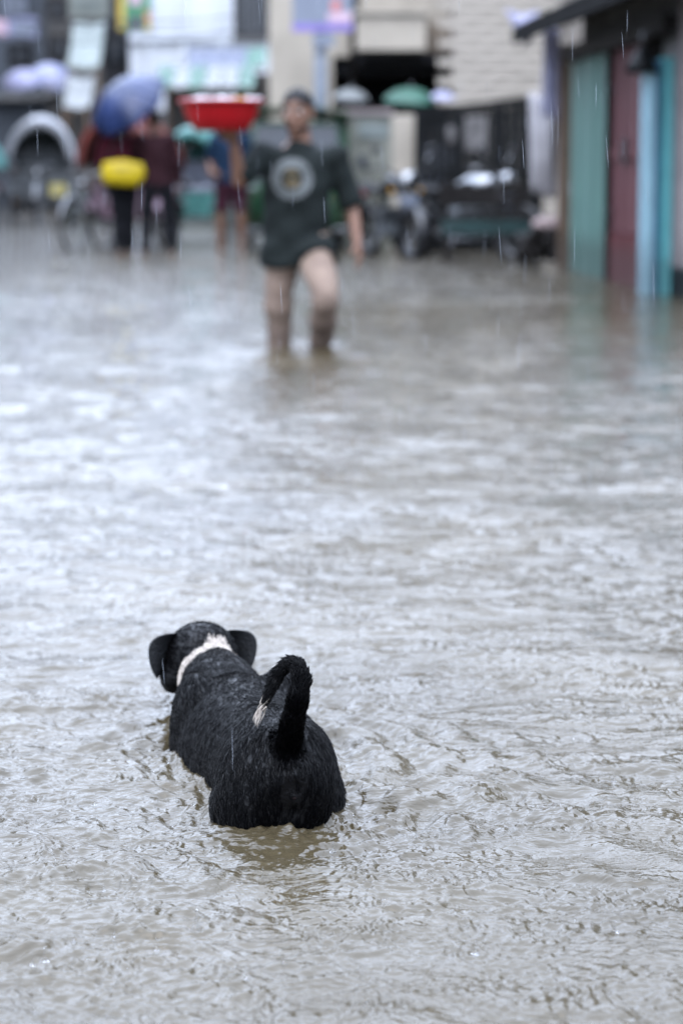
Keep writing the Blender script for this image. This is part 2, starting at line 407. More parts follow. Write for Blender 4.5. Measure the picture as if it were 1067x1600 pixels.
def flood_water():
    rows = []
    y = -12.0
    while y < 0.5: rows.append(y); y += 1.5
    y = 0.6
    while y < 1.7: rows.append(y); y += 0.05
    y = 1.7
    while y < 70:
        rows.append(y)
        y += max(0.0032, y * y / (F * CAM_H) * 1.05) if y > 2.2 else 0.006
    while y < 300: rows.append(y); y *= 1.2
    rows.append(300.0)
    yy = np.array(rows)
    nc = 620
    u = np.linspace(-1, 1, nc)
    outer = np.array([1.06, 1.2, 1.5, 2.2, 4.0])
    half = 0.155 * np.maximum(yy, 1.2) + 0.28
    cols = np.concatenate([-outer[::-1], u, outer])
    XX = half[:, None] * cols[None, :]
    XX = np.concatenate([np.full((len(yy), 1), -200.0), XX, np.full((len(yy), 1), 200.0)], 1)
    nW = XX.shape[1]
    YY = np.repeat(yy[:, None], nW, 1)
    dy = np.gradient(yy)
    dx = half * 2 / nc
    inner = np.ones(nW); inner[0] = inner[-1] = 0
    for i, k in enumerate((0.0, 0.15, 0.4, 0.7, 0.9)): inner[1 + i] = k; inner[nW - 2 - i] = k
    fade_all = np.clip((yy - 0.6) / 0.5, 0, 1)[:, None] * inner[None, :]
    H = np.zeros_like(XX)
    lod = np.zeros_like(XX)          # where the mesh is too coarse for short waves the relief is left to the material
    # slow drift of the field so trains bend round each other
    wx = XX + 0.07 * np.sin(2.1 * YY + 1.3 * XX) + 0.03 * np.sin(6.3 * YY - 4.1 * XX + 1.0) + 0.012 * np.sin(17 * XX + 11 * YY)
    wy = YY + 0.07 * np.sin(2.6 * XX - 1.1 * YY + 2.0) + 0.035 * np.sin(5.1 * XX + 3.7 * YY) + 0.012 * np.sin(19 * XX - 13 * YY + 2)
    octv = [(0.70, 0.028, 7), (0.36, 0.046, 9), (0.19, 0.085, 12), (0.10, 0.095, 14), (0.055, 0.10, 16), (0.030, 0.085, 16), (0.019, 0.06, 12)]
    step = np.maximum(dy, dx)
    for lam0, slope, nwv in octv:
        att = np.clip((lam0 / step - 2.2) / 2.5, 0, 1)
        if lam0 == 0.36: lod[:] = (1 - att)[:, None]
        r1 = np.nonzero(att > 0)[0]
        if len(r1) == 0: continue
        a, b = r1[0], r1[-1] + 1
        acc = np.zeros((b - a, nW))
        # patchy strength, so calm slicks lie between ruffled bands
        gs = 1.6 / (lam0 ** 0.5)
        env = 0.75 + 0.45 * np.sin(gs * 1.0 * wx[a:b] + rng.uniform(0, 6) + 1.2 * np.sin(gs * 0.7 * wy[a:b] + rng.uniform(0, 6))) * np.sin(gs * 1.5 * wy[a:b] + rng.uniform(0, 6)) \
                   + 0.30 * np.sin(gs * 2.3 * wx[a:b] - gs * 2.9 * wy[a:b] + rng.uniform(0, 6))
        if lam0 < 0.12: env = 0.75 + (env - 0.75) * 1.9
        env = np.clip(env, 0.10, 1.9)
        for _ in range(nwv):
            lam = lam0 * 2 ** rng.uniform(-0.5, 0.5)
            th = rng.normal(PI / 2, 0.5) if rng.random() < 0.85 else rng.uniform(0, 2 * PI)
            k = 2 * PI / lam
            amp = slope / k * math.sqrt(2.0 / nwv) * rng.uniform(0.6, 1.4)
            ph = k * (wx[a:b] * math.cos(th) + wy[a:b] * math.sin(th)) + rng.uniform(0, 2 * PI)
            sn = np.sin(ph)
            acc += amp * (sn + 0.25 * (sn * sn - 0.5))
        H[a:b] += acc * env * att[a:b, None]
    # rings spreading where raindrops fell
    for q in range(800):
        ry = 2.3 * (9.0 / 2.3) ** rng.uniform(0, 1)
        rx = rng.uniform(-1, 1) * (0.15 * ry + 0.1)
        r0 = rng.uniform(0.006, 0.075)
        if q < len(DROPS): rx, ry, r0 = DROPS[q][0], DROPS[q][1], rng.uniform(0.012, 0.04)
        lam = rng.uniform(0.013, 0.026)
        R = r0 + 0.05
        a, b = np.searchsorted(yy, (ry - R, ry + R))
        if b - a < 6: continue
        half_m = half[(a + b) // 2]
        c0 = np.searchsorted(cols, (rx - R) / half_m * 1.0) + 1; c1 = np.searchsorted(cols, (rx + R) / half_m) + 1
        sx, sy = XX[a:b, c0:c1] - rx, YY[a:b, c0:c1] - ry
        d = np.sqrt(sx * sx + sy * sy)
        wd = 0.012 + 0.25 * r0
        H[a:b, c0:c1] += rng.uniform(0.0005, 0.0014) * np.exp(-((d - r0) / wd) ** 2) * np.cos(2 * PI * (d - r0) / lam)
    # the walking man's ripples
    dm = np.sqrt((XX + 0.26) ** 2 + ((YY - 13.0) / 1.0) ** 2)
    H += 0.012 * np.exp(-dm / 0.8) * np.cos(2 * PI * dm / 0.33) * ((yy > 9) & (yy < 18))[:, None]
    H *= fade_all
    nr = len(yy)
    co = np.stack([XX, YY, H], -1).reshape(-1, 3).astype(np.float32)
    idx = np.arange(nr * nW).reshape(nr, nW)
    q = np.stack([idx[:-1, :-1], idx[:-1, 1:], idx[1:, 1:], idx[1:, :-1]], -1).reshape(-1, 4)
    me = bpy.data.meshes.new('flood_water')
    me.vertices.add(len(co)); me.vertices.foreach_set('co', co.ravel())
    me.loops.add(q.size); me.loops.foreach_set('vertex_index', q.ravel().astype(np.int32))
    me.polygons.add(len(q))
    me.polygons.foreach_set('loop_start', np.arange(0, q.size, 4, dtype=np.int32))
    me.polygons.foreach_set('loop_total', np.full(len(q), 4, dtype=np.int32))
    me.update(calc_edges=True)
    me.shade_smooth()
    me.attributes.new('coarse', 'FLOAT', 'POINT').data.foreach_set('value', lod.ravel().astype(np.float32))
    m = bpy.data.materials.new('muddy_flood_water'); m.use_nodes = True
    n = m.node_tree.nodes; L = m.node_tree.links
    b = n['Principled BSDF']
    b.inputs['Roughness'].default_value = 0.025
    b.inputs['IOR'].default_value = 1.34
    tc = n.new('ShaderNodeTexCoord')
    n1 = n.new('ShaderNodeTexNoise'); n1.inputs['Scale'].default_value = 1.3; n1.inputs['Detail'].default_value = 5
    L.new(tc.outputs['Object'], n1.inputs['Vector'])
    cr = n.new('ShaderNodeValToRGB')
    cr.color_ramp.elements[0].position = 0.3; cr.color_ramp.elements[1].position = 0.7
    cr.color_ramp.elements[0].color = (0.028, 0.022, 0.012, 1); cr.color_ramp.elements[1].color = (0.046, 0.037, 0.022, 1)
    L.new(n1.outputs['Fac'], cr.inputs[0]); L.new(cr.outputs[0], b.inputs['Base Color'])
    mp = n.new('ShaderNodeMapping'); mp.inputs['Scale'].default_value = (0.55, 1, 1)
    L.new(tc.outputs['Object'], mp.inputs[0])
    n2 = n.new('ShaderNodeTexNoise'); n2.inputs['Scale'].default_value = 9; n2.inputs['Detail'].default_value = 5; n2.inputs['Roughness'].default_value = 0.6; n2.inputs['Distortion'].default_value = 0.8
    L.new(mp.outputs[0], n2.inputs['Vector'])
    n3 = n.new('ShaderNodeTexNoise'); n3.inputs['Scale'].default_value = 42; n3.inputs['Detail'].default_value = 4; n3.inputs['Distortion'].default_value = 1.0
    L.new(mp.outputs[0], n3.inputs['Vector'])
    b1 = n.new('ShaderNodeBump'); b1.inputs['Strength'].default_value = 0.55; b1.inputs['Distance'].default_value = 0.03
    L.new(n2.outputs['Fac'], b1.inputs['Height'])
    b2 = n.new('ShaderNodeBump'); b2.inputs['Strength'].default_value = 0.35; b2.inputs['Distance'].default_value = 0.008
    L.new(n3.outputs['Fac'], b2.inputs['Height']); L.new(b1.outputs[0], b2.inputs['Normal'])
    n4 = n.new('ShaderNodeTexNoise'); n4.inputs['Scale'].default_value = 2.6; n4.inputs['Detail'].default_value = 4; n4.inputs['Roughness'].default_value = 0.6
    L.new(mp.outputs[0], n4.inputs['Vector'])
    at_ = n.new('ShaderNodeAttribute'); at_.attribute_name = 'coarse'
    b3 = n.new('ShaderNodeBump'); b3.inputs['Distance'].default_value = 0.34
    L.new(at_.outputs['Fac'], b3.inputs['Strength']); L.new(n4.outputs['Fac'], b3.inputs['Height'])
    L.new(b2.outputs[0], b3.inputs['Normal'])
    L.new(b3.outputs[0], b.inputs['Normal'])
    me.materials.append(m)
    o = bpy.data.objects.new('flood_water', me); C.objects.link(o)
    tag(o, kind='structure')
    return o
flood_water()

# ------------------------------------------------------------------ buildings
def px_box(mb, x0, x1, y0, y1, Y, dep, o=None):
    """box whose front face covers pixels x0..x1, y0..y1 at distance Y, running back by dep"""
    a, b = at(x0, y1, Y), at(x1, y0, Y)
    return mb.box(a.x, b.x, Y, Y + dep, a.z, b.z)

def window(parent, o, x0, x1, z0, z1, Y, bars=3, frame='dark_wood', pane='dark_glass', depth=0.07, sill=True, side=None):
    """window standing 4 cm proud on a wall that faces the camera at distance Y"""
    t = 0.07
    mb = MB()
    mb.box(x0 - t, x0, Y - depth, Y - 0.003, z0 - t, z1 + t).box(x1, x1 + t, Y - depth, Y - 0.003, z0 - t, z1 + t)
    mb.box(x0, x1, Y - depth, Y - 0.003, z1, z1 + t).box(x0, x1, Y - depth, Y - 0.003, z0 - t, z0)
    f = mb.build('window', M[frame], parent, o)
    MB().box(x0, x1, Y - 0.025, Y - 0.004, z0, z1).build('pane', M[pane], f, o)
    for i in range(bars):
        xx = x0 + (x1 - x0) * (i + 1) / (bars + 1)
        MB().box(xx - 0.02, xx + 0.02, Y - depth + 0.01, Y - depth + 0.035, z0, z1).build('bar', M['steel'], f, o)
    if sill:
        MB().box(x0 - t - 0.05, x1 + t + 0.05, Y - depth - 0.10, Y - 0.005, z0 - t - 0.07, z0 - t - 0.004).build('sill', M['grey_plaster'], f, o)
    return f

# --- white building at the end of the street
Y = 58.0
x0, x1 = X(205, Y), X(424, Y)
o = Vector(((x0 + x1) / 2, Y, 0))
t = thing('white_building', 'white washed building with tall dark barred window beyond the red basin', 'building', o)
MB().box(x0, x1, Y, Y + 8, -0.4, 10).build('wall', M['white_wall'], t, o)
MB().box(x0 - 0.2, x1 + 0.2, Y - 0.25, Y + 8.2, 10, 10.25).build('roof', M['white_wall'], t, o)
MB().box(x0, x1, Y - 0.12, Y - 0.003, Zh(64, Y), Zh(60, Y)).build('ledge', M['white_wall'], t, o)
window(t, o, X(372, Y), X(416, Y), Zh(54, Y), Zh(54, Y) + 1.9, Y, 4)
for k in (232, 285, 345):
    MB().box(X(k, Y), X(k + 7, Y), Y - 0.09, Y - 0.003, 2.6, 9.8).build('pilaster', M['white_wall'], t, o)
MB().box(X(220, Y), X(300, Y), Y - 0.05, Y - 0.004, 0, 2.4).build('shutter', M['grey_panel'], t, o)

# --- cream house with an overhanging balcony and a dark open shop below
Y = 35.0
xl, xr = X(421, Y), X(742, Y)
zt = Zh(86, Y); zo = Zh(88, Y)
xo0, xo1 = X(520, Y), X(705, Y)
o = Vector(((xl + xr) / 2, Y, 0))
t = thing('cream_house', 'cream plastered house with overhanging balcony above a dark open shop', 'house', o)
MB().box(xl, xo0, Y, Y + 7, -0.4, 9.2).build('wall', M['cream'], t, o)
MB().box(xo1, xr, Y, Y + 7, -0.4, 9.2).build('wall', M['cream'], t, o)
MB().box(xo0, xo1, Y, Y + 7, zo, 9.2).build('wall', M['cream'], t, o)
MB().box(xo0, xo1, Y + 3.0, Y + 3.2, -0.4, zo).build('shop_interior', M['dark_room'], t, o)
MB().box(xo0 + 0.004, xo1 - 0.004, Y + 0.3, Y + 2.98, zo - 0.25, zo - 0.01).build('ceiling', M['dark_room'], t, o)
MB().box(X(556, Y), X(660, Y), Y - 1.1, Y - 0.003, Zh(84, Y), Zh(30, Y)).build('balcony', M['cream'], t, o)
MB().box(X(552, Y), X(664, Y), Y - 1.16, Y - 0.003, Zh(30, Y) + 0.002, Zh(23, Y)).build('coping', M['cream'], t, o)
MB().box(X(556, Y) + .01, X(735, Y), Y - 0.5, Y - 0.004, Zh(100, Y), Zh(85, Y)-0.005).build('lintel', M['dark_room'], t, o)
MB().box(X(663, Y), X(728, Y), Y - 0.06, Y - 0.004, Zh(84, Y), Zh(38, Y)).build('recess_shade_panel', mat('recess_shade_brown', (0.20, 0.165, 0.13), 0.8), t, o)  # flat panel; its darker brown stands in for the shade of a recess
window(t, o, X(440, Y), X(475, Y), 5.0, 6.3, Y, 3)
window(t, o, X(600, Y), X(650, Y), 5.0, 6.6, Y, 3)
for zz in (7.4,):
    window(t, o, X(440, Y), X(490, Y), zz, zz + 1.4, Y, 3)
    window(t, o, X(600, Y), X(650, Y), zz, zz + 1.4, Y, 3)
MB().box(xl - 0.2, xr + 0.1, Y - 0.4, Y + 7.2, 9.2, 9.4).build('roof', M['cream'], t, o)
pp = [(X(553, Y), Y - 0.09, Zh(300, Y)), (X(553, Y), Y - 0.09, 8.9)]
MB().tube(pp, 0.045 * 1.3, 10).build('drain_pipe', M['dark_wood'], t, o, True)

# --- brick building beside it: a wall laid in courses of cream blocks
Y = 34.0
xl, xr = X(706, Y), X(872, Y)
ztop = Zh(-30, Y)
o = Vector(((xl + xr) / 2, Y, 0))
t = thing('brick_building', 'pale brick building laid in long courses behind the black gate', 'building', o)
MB().box(xl, xr + 4, Y + 0.08, Y + 7, -0.4, 9.5).build('wall', M['mortar'], t, o)
bh, bw, g = 0.112, 0.42, 0.018
zb = Zh(178, Y)
bricks = []
me0 = MB().box(-bw / 2, bw / 2, -0.05, 0.05, -bh / 2, bh / 2).mesh('brick', M['cream_brick'])
nb = 0
row = 0
z = zb
while z < ztop and nb < 292:
    xx = xl + (bw / 2 if row % 2 == 0 else 0.0)
    while xx < xr and nb < 292:
        b = bpy.data.objects.new('brick', me0); C.objects.link(b); b.parent = t
        b.location = (xx - o.x + rnd.uniform(-.004, .004), 0.05 + rnd.uniform(-.012, .008), z + bh / 2)
        b.rotation_euler = (0, rnd.uniform(-.012, .012), rnd.uniform(-.02, .02))
        nb += 1
        xx += bw + 0.006
    z += bh + g; row += 1
mb = MB()                                      # courses above and below the frame
zz = z; 
while zz < 9.3:
    mb.box(xl, xr, Y, Y + 0.079, zz, zz + bh); zz += bh + g
zz = zb - bh - g
while zz > 0:
    mb.box(xl, xr, Y, Y + 0.079, zz, zz + bh); zz -= bh + g
tag(mb.build('brick_courses', M['cream_brick'], t, o), kind='stuff')
MB().box(xl - 0.1, xr + 4.1, Y - 0.3, Y + 7.1, 9.5, 9.7).build('roof', M['grey_plaster'], t, o)

# --- dark grimy buildings at the far left
def left_block(name, label, px0, px1, Y, h, m, wins, dep=8):
    a, b = X(px0, Y), X(px1, Y)
    o = Vector(((a + b) / 2, Y, 0))
    t = thing(name, label, 'building', o)
    MB().box(a, b, Y, Y + dep, -0.4, h).build('wall', M[m], t, o)
    MB().box(a - .15, b + .15, Y - 0.5, Y + dep + .1, h, h + 0.22).build('roof', M['grey_plaster'], t, o)
    MB().box(a, b, Y - 0.45, Y - 0.003, 2.9, 3.05).build('ledge', M['grey_plaster'], t, o)
    for (p0, p1, q0, q1, fr, pn) in wins:
        window(t, o, X(p0, Y), X(p1, Y), Zh(q1, Y), Zh(q0, Y), Y, 2, fr, pn, sill=False)
    return t, o
left_block('slate_building', 'slate grey grimy building at the far left end of the street', -90, 76, 66.0, 10.2, 'slate_wall',
           [(16, 42, -2, 18, 'sign_white', 'sign_white'), (-40, -8, -10, 20, 'dark_wood', 'dark_glass'), (20, 50, 72, 98, 'dark_wood', 'dark_glass')])
left_block('brown_building', 'grey brown grimy building behind the pale green signboard', 77, 170, 63.0, 10.6, 'brown_wall',
           [(84, 104, 0, 24, 'dark_wood', 'dark_glass'), (84, 108, 60, 90, 'dark_wood', 'dark_glass')])
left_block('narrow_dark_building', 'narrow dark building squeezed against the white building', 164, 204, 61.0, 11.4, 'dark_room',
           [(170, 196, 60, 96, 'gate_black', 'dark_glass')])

# --- buildings that stand on both sides of the street outside the picture; the flood reflects them
def side_house(name, label, x0, x1, y0, y1, h, m):
    o = Vector(((x0 + x1) / 2, (y0 + y1) / 2, 0))
    t = thing(name, label, 'house', o)
    MB().box(x0, x1, y0, y1, -0.4, h).build('wall', M[m], t, o)
    MB().box(x0 - .3, x1 + .3, y0 - .1, y1 + .1, h, h + .2).build('roof', M['grey_plaster'], t, o)
    xs = x1 if x1 < 0 else x0
    sg = 1 if x1 < 0 else -1
    n = int((y1 - y0) / 2.4)
    for f in range(max(1, int(h / 3.1))):
        for i in range(n):
            yc = y0 + (i + 0.5) * (y1 - y0) / n
            zc = 0.9 + f * 3.0
            d = MB().box(min(xs, xs + sg * 0.06) + (0.003 if sg > 0 else 0), max(xs, xs + sg * 0.06) - (0.003 if sg < 0 else 0), yc - 0.55, yc + 0.55, zc, zc + 1.4).build('window', M['dark_wood'], t, o)
            xa, xb = xs + sg * 0.062, xs + sg * 0.075
            MB().box(min(xa, xb), max(xa, xb), yc - 0.46, yc + 0.46, zc + .09, zc + 1.31).build('pane', M['dark_glass'], d, o)
side_house('plaster_house', 'grey plaster house lining the left side of the flooded street', -13, -8.2, 20, 34, 6.5, 'grey_plaster')
side_house('added_concrete_house', 'plain concrete house added out of view behind the low tin roofed shop', 6.2, 14, 14, 31, 8.5, 'grey_plaster')  # unseen house added to darken the right-hand reflections and the shed
side_house('cream_terrace', 'cream terrace house on the left beyond the plaster house', -15, -9.0, 35, 58, 7.5, 'cream')

# --- shop shed on the right: facade from the pink wall near us to the brown post
FA, FB = Vector((2.46, 19.0, 0)), Vector((2.19, 23.6, 0))
fd = (FB - FA).normalized()                    # away from us along the facade
fn = Vector((-fd.y, fd.x, 0))                  # out into the street
if fn.x > 0: fn = -fn
def fp(s, out, z): return FA + fd * s + fn * out + Vector((0, 0, z))     # s metres past FA
def fbox(mb, s0, s1, o0, o1, z0, z1):
    return mb.quadbox([fp(s0, o0, z0), fp(s1, o0, z0), fp(s1, o1, z0), fp(s0, o1, z0), fp(s0, o0, z1), fp(s1, o0, z1), fp(s1, o1, z1), fp(s0, o1, z1)])
o = fp(2.3, 0, 0)
t = thing('shop_shed', 'low tin roofed shop with sea green boards and dull red door', 'shop', o)
LEN = 4.62
mb = MB(); fbox(mb, -1.9, LEN, -3.0, -0.12, -0.4, 2.40); mb.build('wall', M['grey_plaster'], t, o)
fbox(MB(), -2.2, -0.42, -0.117, -0.06, -0.4, 2.45).build('wall', M['pink_plaster'], t, o).__setitem__('label', 'stained pinkish plaster pier')
fbox(MB(), -2.2, -0.42, -0.058, -0.03, -0.4, 0.22).build('skirting', M['gate_black'], t, o)
fbox(MB(), -0.40, LEN, -0.117, 0.06, 1.98, 2.12).build('lintel', M['dark_wood'], t, o)  # beam coloured dark to carry the eave's shadow along the wall top
# sea green plank wall section, planks slightly uneven
n = 6
for i in range(n):
    s0 = 2.35 + i * 0.355
    fbox(MB(), s0, s0 + 0.345, -0.117, 0.0 + rnd.uniform(-.012, .012), -0.4, 1.975).build('plank', M['teal_paint'], t, o)
# red double door with two leaves, each of three boards over a deep red kick panel
for l in range(2):
    for i in range(3):
        s0 = 0.62 + l * 0.86 + i * 0.28
        b = fbox(MB(), s0, s0 + 0.272, -0.117, -0.03 + rnd.uniform(-.01, .01), 0.42, 1.972).build('door_board', M['door_red'], t, o)
    k = fbox(MB(), 0.62 + l * 0.86, 0.62 + l * 0.86 + 0.832, -0.116, -0.005, -0.3, 0.41).build('kick_panel', M['door_red_low'], t, o)
    fbox(MB(), 0.62 + l * 0.86, 0.62 + l * 0.86 + 0.832, -0.029, -0.004, 1.05, 1.13).build('door_rail', M['door_red'], t, o)
for s0 in (0.64, 2.20):
    for zz in (0.55, 1.6):
        fbox(MB(), s0, s0 + 0.10, -0.002, 0.012, zz, zz + 0.09).build('hinge', M['steel'], t, o)
fbox(MB(), 1.42, 1.52, 0.0, 0.03, 1.0, 1.22).build('latch', M['steel'], t, o)
fbox(MB(), 0.50, 0.60, -0.117, 0.03, -0.4, 1.972).build('door_post', M['dark_wood'], t, o)
fbox(MB(), 2.265, 2.335, -0.117, 0.03, -0.4, 1.972).build('door_post', M['dark_wood'], t, o)
# tin roof: corrugated sheets sloping to the street
ov = 0.47
mb = MB()
nn = 90
for side in (0,):
    g = []
    for k in range(7):
        f = k / 6
        row = []
        for i in range(nn + 1):
            s = -2.4 + (LEN + 0.75 + 2.4) * i / nn
            p = fp(s, ov - f * 3.4, 2.33 + f * 0.85 + 0.018 * math.sin(i * PI / 2.0))
            row.append(p)
        g.append(row)
    mb.sheet(g, 0.012, (0, 0, 1))
mb.build('roof', M['roof_tin'], t, o)
fbox(MB(), -2.38, LEN + 0.72, ov - 0.03, ov - 0.005, 2.19, 2.322).build('fascia', M['roof_tin'], t, o)
for i in range(8):
    s = -1.9 + i * 0.98
    MB().bar(fp(s, ov - 0.06, 2.28), fp(s, -0.115, 2.425), 0.06, 0.08).build('rafter', M['dark_wood'], t, o)
# blue folding shutter standing open at the near side of the door, three boards
for i, (nm, a, b) in enumerate((('sky_paint', 0.165, 0.095), ('deep_blue_paint', 0.091, 0.048), ('turq_paint', 0.044, -0.05))):
    fbox(MB(), -0.36 + 0.02 * i, -0.12 - 0.04 * i, min(a, b), max(a, b), -0.4, 1.76 + 0.02 * i).build('shutter_board', M[nm], t, o).__setitem__('label', ('pale blue board', 'deep blue board', 'turquoise board')[i])
# shed post at the far corner
post = at(879, 420, 23.9)
tag(MB().box(post.x - 0.055, post.x + 0.055, 23.85, 23.96, -0.4, 2.17).build('wooden_post', M['post_wood'], None, Vector((post.x, 23.9, 0)), bevel=0.008), 'brown wooden post under the far corner of the tin roof', 'post')
# lamp box fixed under the eave near the pink pier
o = fp(-0.32, 0.2, 1.82)
t = thing('wall_lamp', 'grey metal wall lamp hanging under the eave beside the pink pier', 'lamp', o)
MB().lathe([(0.03, 0.06), (0.05, 0.02), (0.10, -0.06), (0.13, -0.14), (0.12, -0.14), (0.02, 0.0)], o, 18).build('lamp_shade', M['gate_black'], t, o, True)
MB().ball(o + Vector((0, 0, -0.1)), 0.05).build('bulb', M['dark_glass'], t, o, True)
MB().tube([o + Vector((0, 0, 0.05)), o + Vector((0, 0, 0.16)), o - fn * 0.19 + Vector((0, 0, 0.2))], 0.014).build('bracket', M['steel'], t, o, True)

# hanging sheets at the far corner of the shed
def hanging(name, label, cat, x0, x1, z0, z1, Y, m, amp, bulge=0.0, ph=0.0, taper=0.0):
    g = []
    for i in range(15):
        f = i / 14
        row = []
        for j in range(17):
            h = j / 16
            w0, w1 = x0 + taper * f * (x1 - x0) * 0.5, x1 - taper * f * (x1 - x0) * 0.2
            xx = w0 + (w1 - w0) * h
            zz = z1 + (z0 - z1) * f + 0.03 * math.sin(5 * h + ph)
            yy = Y + amp * math.sin(14 * h + ph + 2 * f) * (0.4 + f) - bulge * math.sin(PI * f) * math.sin(PI * h)
            row.append((xx, yy, zz))
        g.append(row)
    mb = MB().sheet(g, 0.006, (0, 1, 0))
    return tag(mb.build(name, M[m], None, Vector(((x0 + x1) / 2, Y, z0)), True), label, cat)
Y = 24.4
hanging('hanging_sheet', 'pale lavender plastic sheet hanging from the corner of the tin roof', 'sheet', X(846, Y), X(872, Y), Zh(185, Y), Zh(42, Y), Y, 'cloth_lav', 0.02)
Y = 24.7
hanging('cloth_bundle', 'greyish white cloth sagging against the brown post', 'cloth', X(824, Y), X(872, Y), Zh(305, Y), Zh(150, Y), Y, 'cloth_white', 0.03, 0.15, 1.0, 0.3)
Y = 24.2
hanging('torn_tarpaulin', 'torn lavender tarpaulin strip dangling at the roof corner', 'tarpaulin', X(786, Y), X(838, Y), Zh(66, Y), Zh(18, Y), Y, 'cloth_lav', 0.02, 0.05, 2.0, 0.9)

# --- black gate: frame, posts, vertical boards of sheet iron, some with gaps
Y = 29.0
gx0, gx1 = X(652, Y), X(842, Y)
o = Vector(((gx0 + gx1) / 2, Y, 0))
t = thing('iron_gate', 'black sheet iron gate standing across the yard below the pale bricks', 'gate', o)
nb = 15
def ztop_g(x): return Zh(178 - 24 * (x - gx0) / (gx1 - gx0), Y)
for i in range(nb):
    a = gx0 + (gx1 - gx0) * i / nb; b = gx0 + (gx1 - gx0) * (i + 1) / nb - 0.004
    zb_ = -0.06
    MB().quadbox([(a, Y, zb_), (b, Y, zb_), (b, Y + .02, zb_), (a, Y + .02, zb_), (a, Y, ztop_g(a) - .05), (b, Y, ztop_g(b) - .05), (b, Y + .02, ztop_g(b) - .05), (a, Y + .02, ztop_g(a) - .05)]).build('gate_board', M['gate_black'], t, o)
for i in range(4):
    a = gx0 + (gx1 - gx0) * i / 3
    MB().box(a - .04, a + .04, Y - .06, Y - .004, -0.1, ztop_g(a) + 0.02).build('gate_post', M['gate_black'], t, o)
MB().bar((gx0, Y - .03, ztop_g(gx0)), (gx1, Y - .03, ztop_g(gx1)), 0.05, 0.09).build('top_rail', M['gate_black'], t, o)
for zz in (0.35, 0.95):
    MB().bar((gx0, Y - .025, zz), (gx1, Y - .025, zz), 0.03, 0.05).build('rail', M['gate_black'], t, o)
# faded bills stuck on the gate
for (p0, p1, q0, q1, lab) in ((725, 760, 180, 235, 'tall torn grey poster on the black gate'), (698, 722, 195, 222, 'small faded grey poster on the black gate')):
    o2 = Vector((X((p0 + p1) / 2, Y), Y - .008, Zh(q1, Y)))
    g = [[(X(p0 + (p1 - p0) * j / 4, Y) + rnd.uniform(-.01, .01), Y - .012 - rnd.uniform(0, .003), Zh(q0 + (q1 - q0) * i / 4, Y) + rnd.uniform(-.015, .015)) for j in range(5)] for i in range(5)]
    tag(MB().sheet(g, 0.002).build('poster', mat('faded_poster', (0.12, 0.115, 0.115), 0.7, 0.7, 6), None, o2), lab, 'poster')

# --- cream gate pillar and the low wall beside it
Y = 29.3
tag(MB().box(X(612, Y), X(649, Y), Y - .1, Y + .18, -0.1, Zh(180, Y)).build('gate_pillar', M['cream'], None, Vector((X(630, Y), Y, 0)), bevel=0.02), 'cream plastered pillar standing at the left end of the black gate', 'pillar')
Y = 31.0
o = Vector((X(560, Y), Y, 0))
t = thing('yard_wall', 'low grey green yard wall left of the cream pillar', 'wall', o)
MB().box(X(515, Y), X(612, Y), Y, Y + .2, -0.1, Zh(178, Y)).build('wall', mat('mossy_plaster', (0.17, 0.175, 0.15), 0.85, 0.35, 2), t, o)
MB().box(X(560, Y), X(606, Y), Y - .03, Y - .003, Zh(215, Y), Zh(192, Y)).build('sign_panel', M['olive_tin'], t, o)
MB().box(X(513, Y), X(614, Y), Y - .05, Y + .25, Zh(178, Y) + .002, Zh(171, Y)).build('coping', mat('mauve_plaster', (0.26, 0.22, 0.22), 0.85, 0.3, 3), t, o)

# --- street pole with a signboard
Y = 30.0
o = Vector((X(501, Y), Y, -0.06))
t = thing('sign_pole', 'blue grey street pole carrying a pale signboard with purple lower band', 'sign', o)
MB().tube([(o.x, Y, -0.06), (o.x, Y, Zh(-40, Y))], [0.085, 0.075], 16).build('pole', M['pole_paint'], t, o, True)
bd = MB().box(X(458, Y), X(551, Y), Y - .14, Y - .09, Zh(50, Y), Zh(-30, Y)).build('signboard', M['sign_white'], t, o)
MB().box(X(458, Y), X(551, Y), Y - .146, Y - .1405, Zh(50, Y) + .002, Zh(38, Y)).build('lower_band', M['sign_purple'], bd, o)
MB().ball((X(525, Y), Y - .142, Zh(10, Y)), 0.06, 0.006, 0.075).build('printed_face', M['sign_red'], bd, o, True)
MB().box(X(513, Y), X(548, Y), Y - .146, Y - .1405, Zh(36, Y), Zh(20, Y)).build('printed_block', M['pink_sign'], bd, o)
MB().box(X(489, Y), X(523, Y), Y - .14, Y - .1, Zh(74, Y), Zh(53, Y)).build('lower_plate', M['sign_white'], t, o)
MB().torus((o.x, Y, Zh(60, Y)), 0.095, 0.012, 'Z', 16, 6).build('clamp', M['steel'], t, o, True)

# --- signs hung on the left-hand buildings
def sign(name, label, x0, x1, y0, y1, Y, m, rest=()):
    o = Vector((X((x0 + x1) / 2, Y), Y, Zh(y1, Y)))
    t = thing(name, label, 'sign', o)
    MB().box(X(x0, Y), X(x1, Y), Y - .1, Y, Zh(y1, Y), Zh(y0, Y)).build('board', M[m], t, o)
    for nm, a, b, c, d, mm in rest:
        MB().box(X(a, Y), X(b, Y), Y - .125, Y - .103, Zh(d, Y), Zh(c, Y)).build(nm, M[mm], t, o)
    MB().bar((X(x0 + 3, Y), Y + .003, Zh(y0 + 4, Y)), (X(x0 + 3, Y), Y + .9, Zh(y0 + 4, Y)), 0.05).build('bracket', M['steel'], t, o)
    MB().bar((X(x1 - 3, Y), Y + .003, Zh(y0 + 4, Y)), (X(x1 - 3, Y), Y + .9, Zh(y0 + 4, Y)), 0.05).build('bracket', M['steel'], t, o)
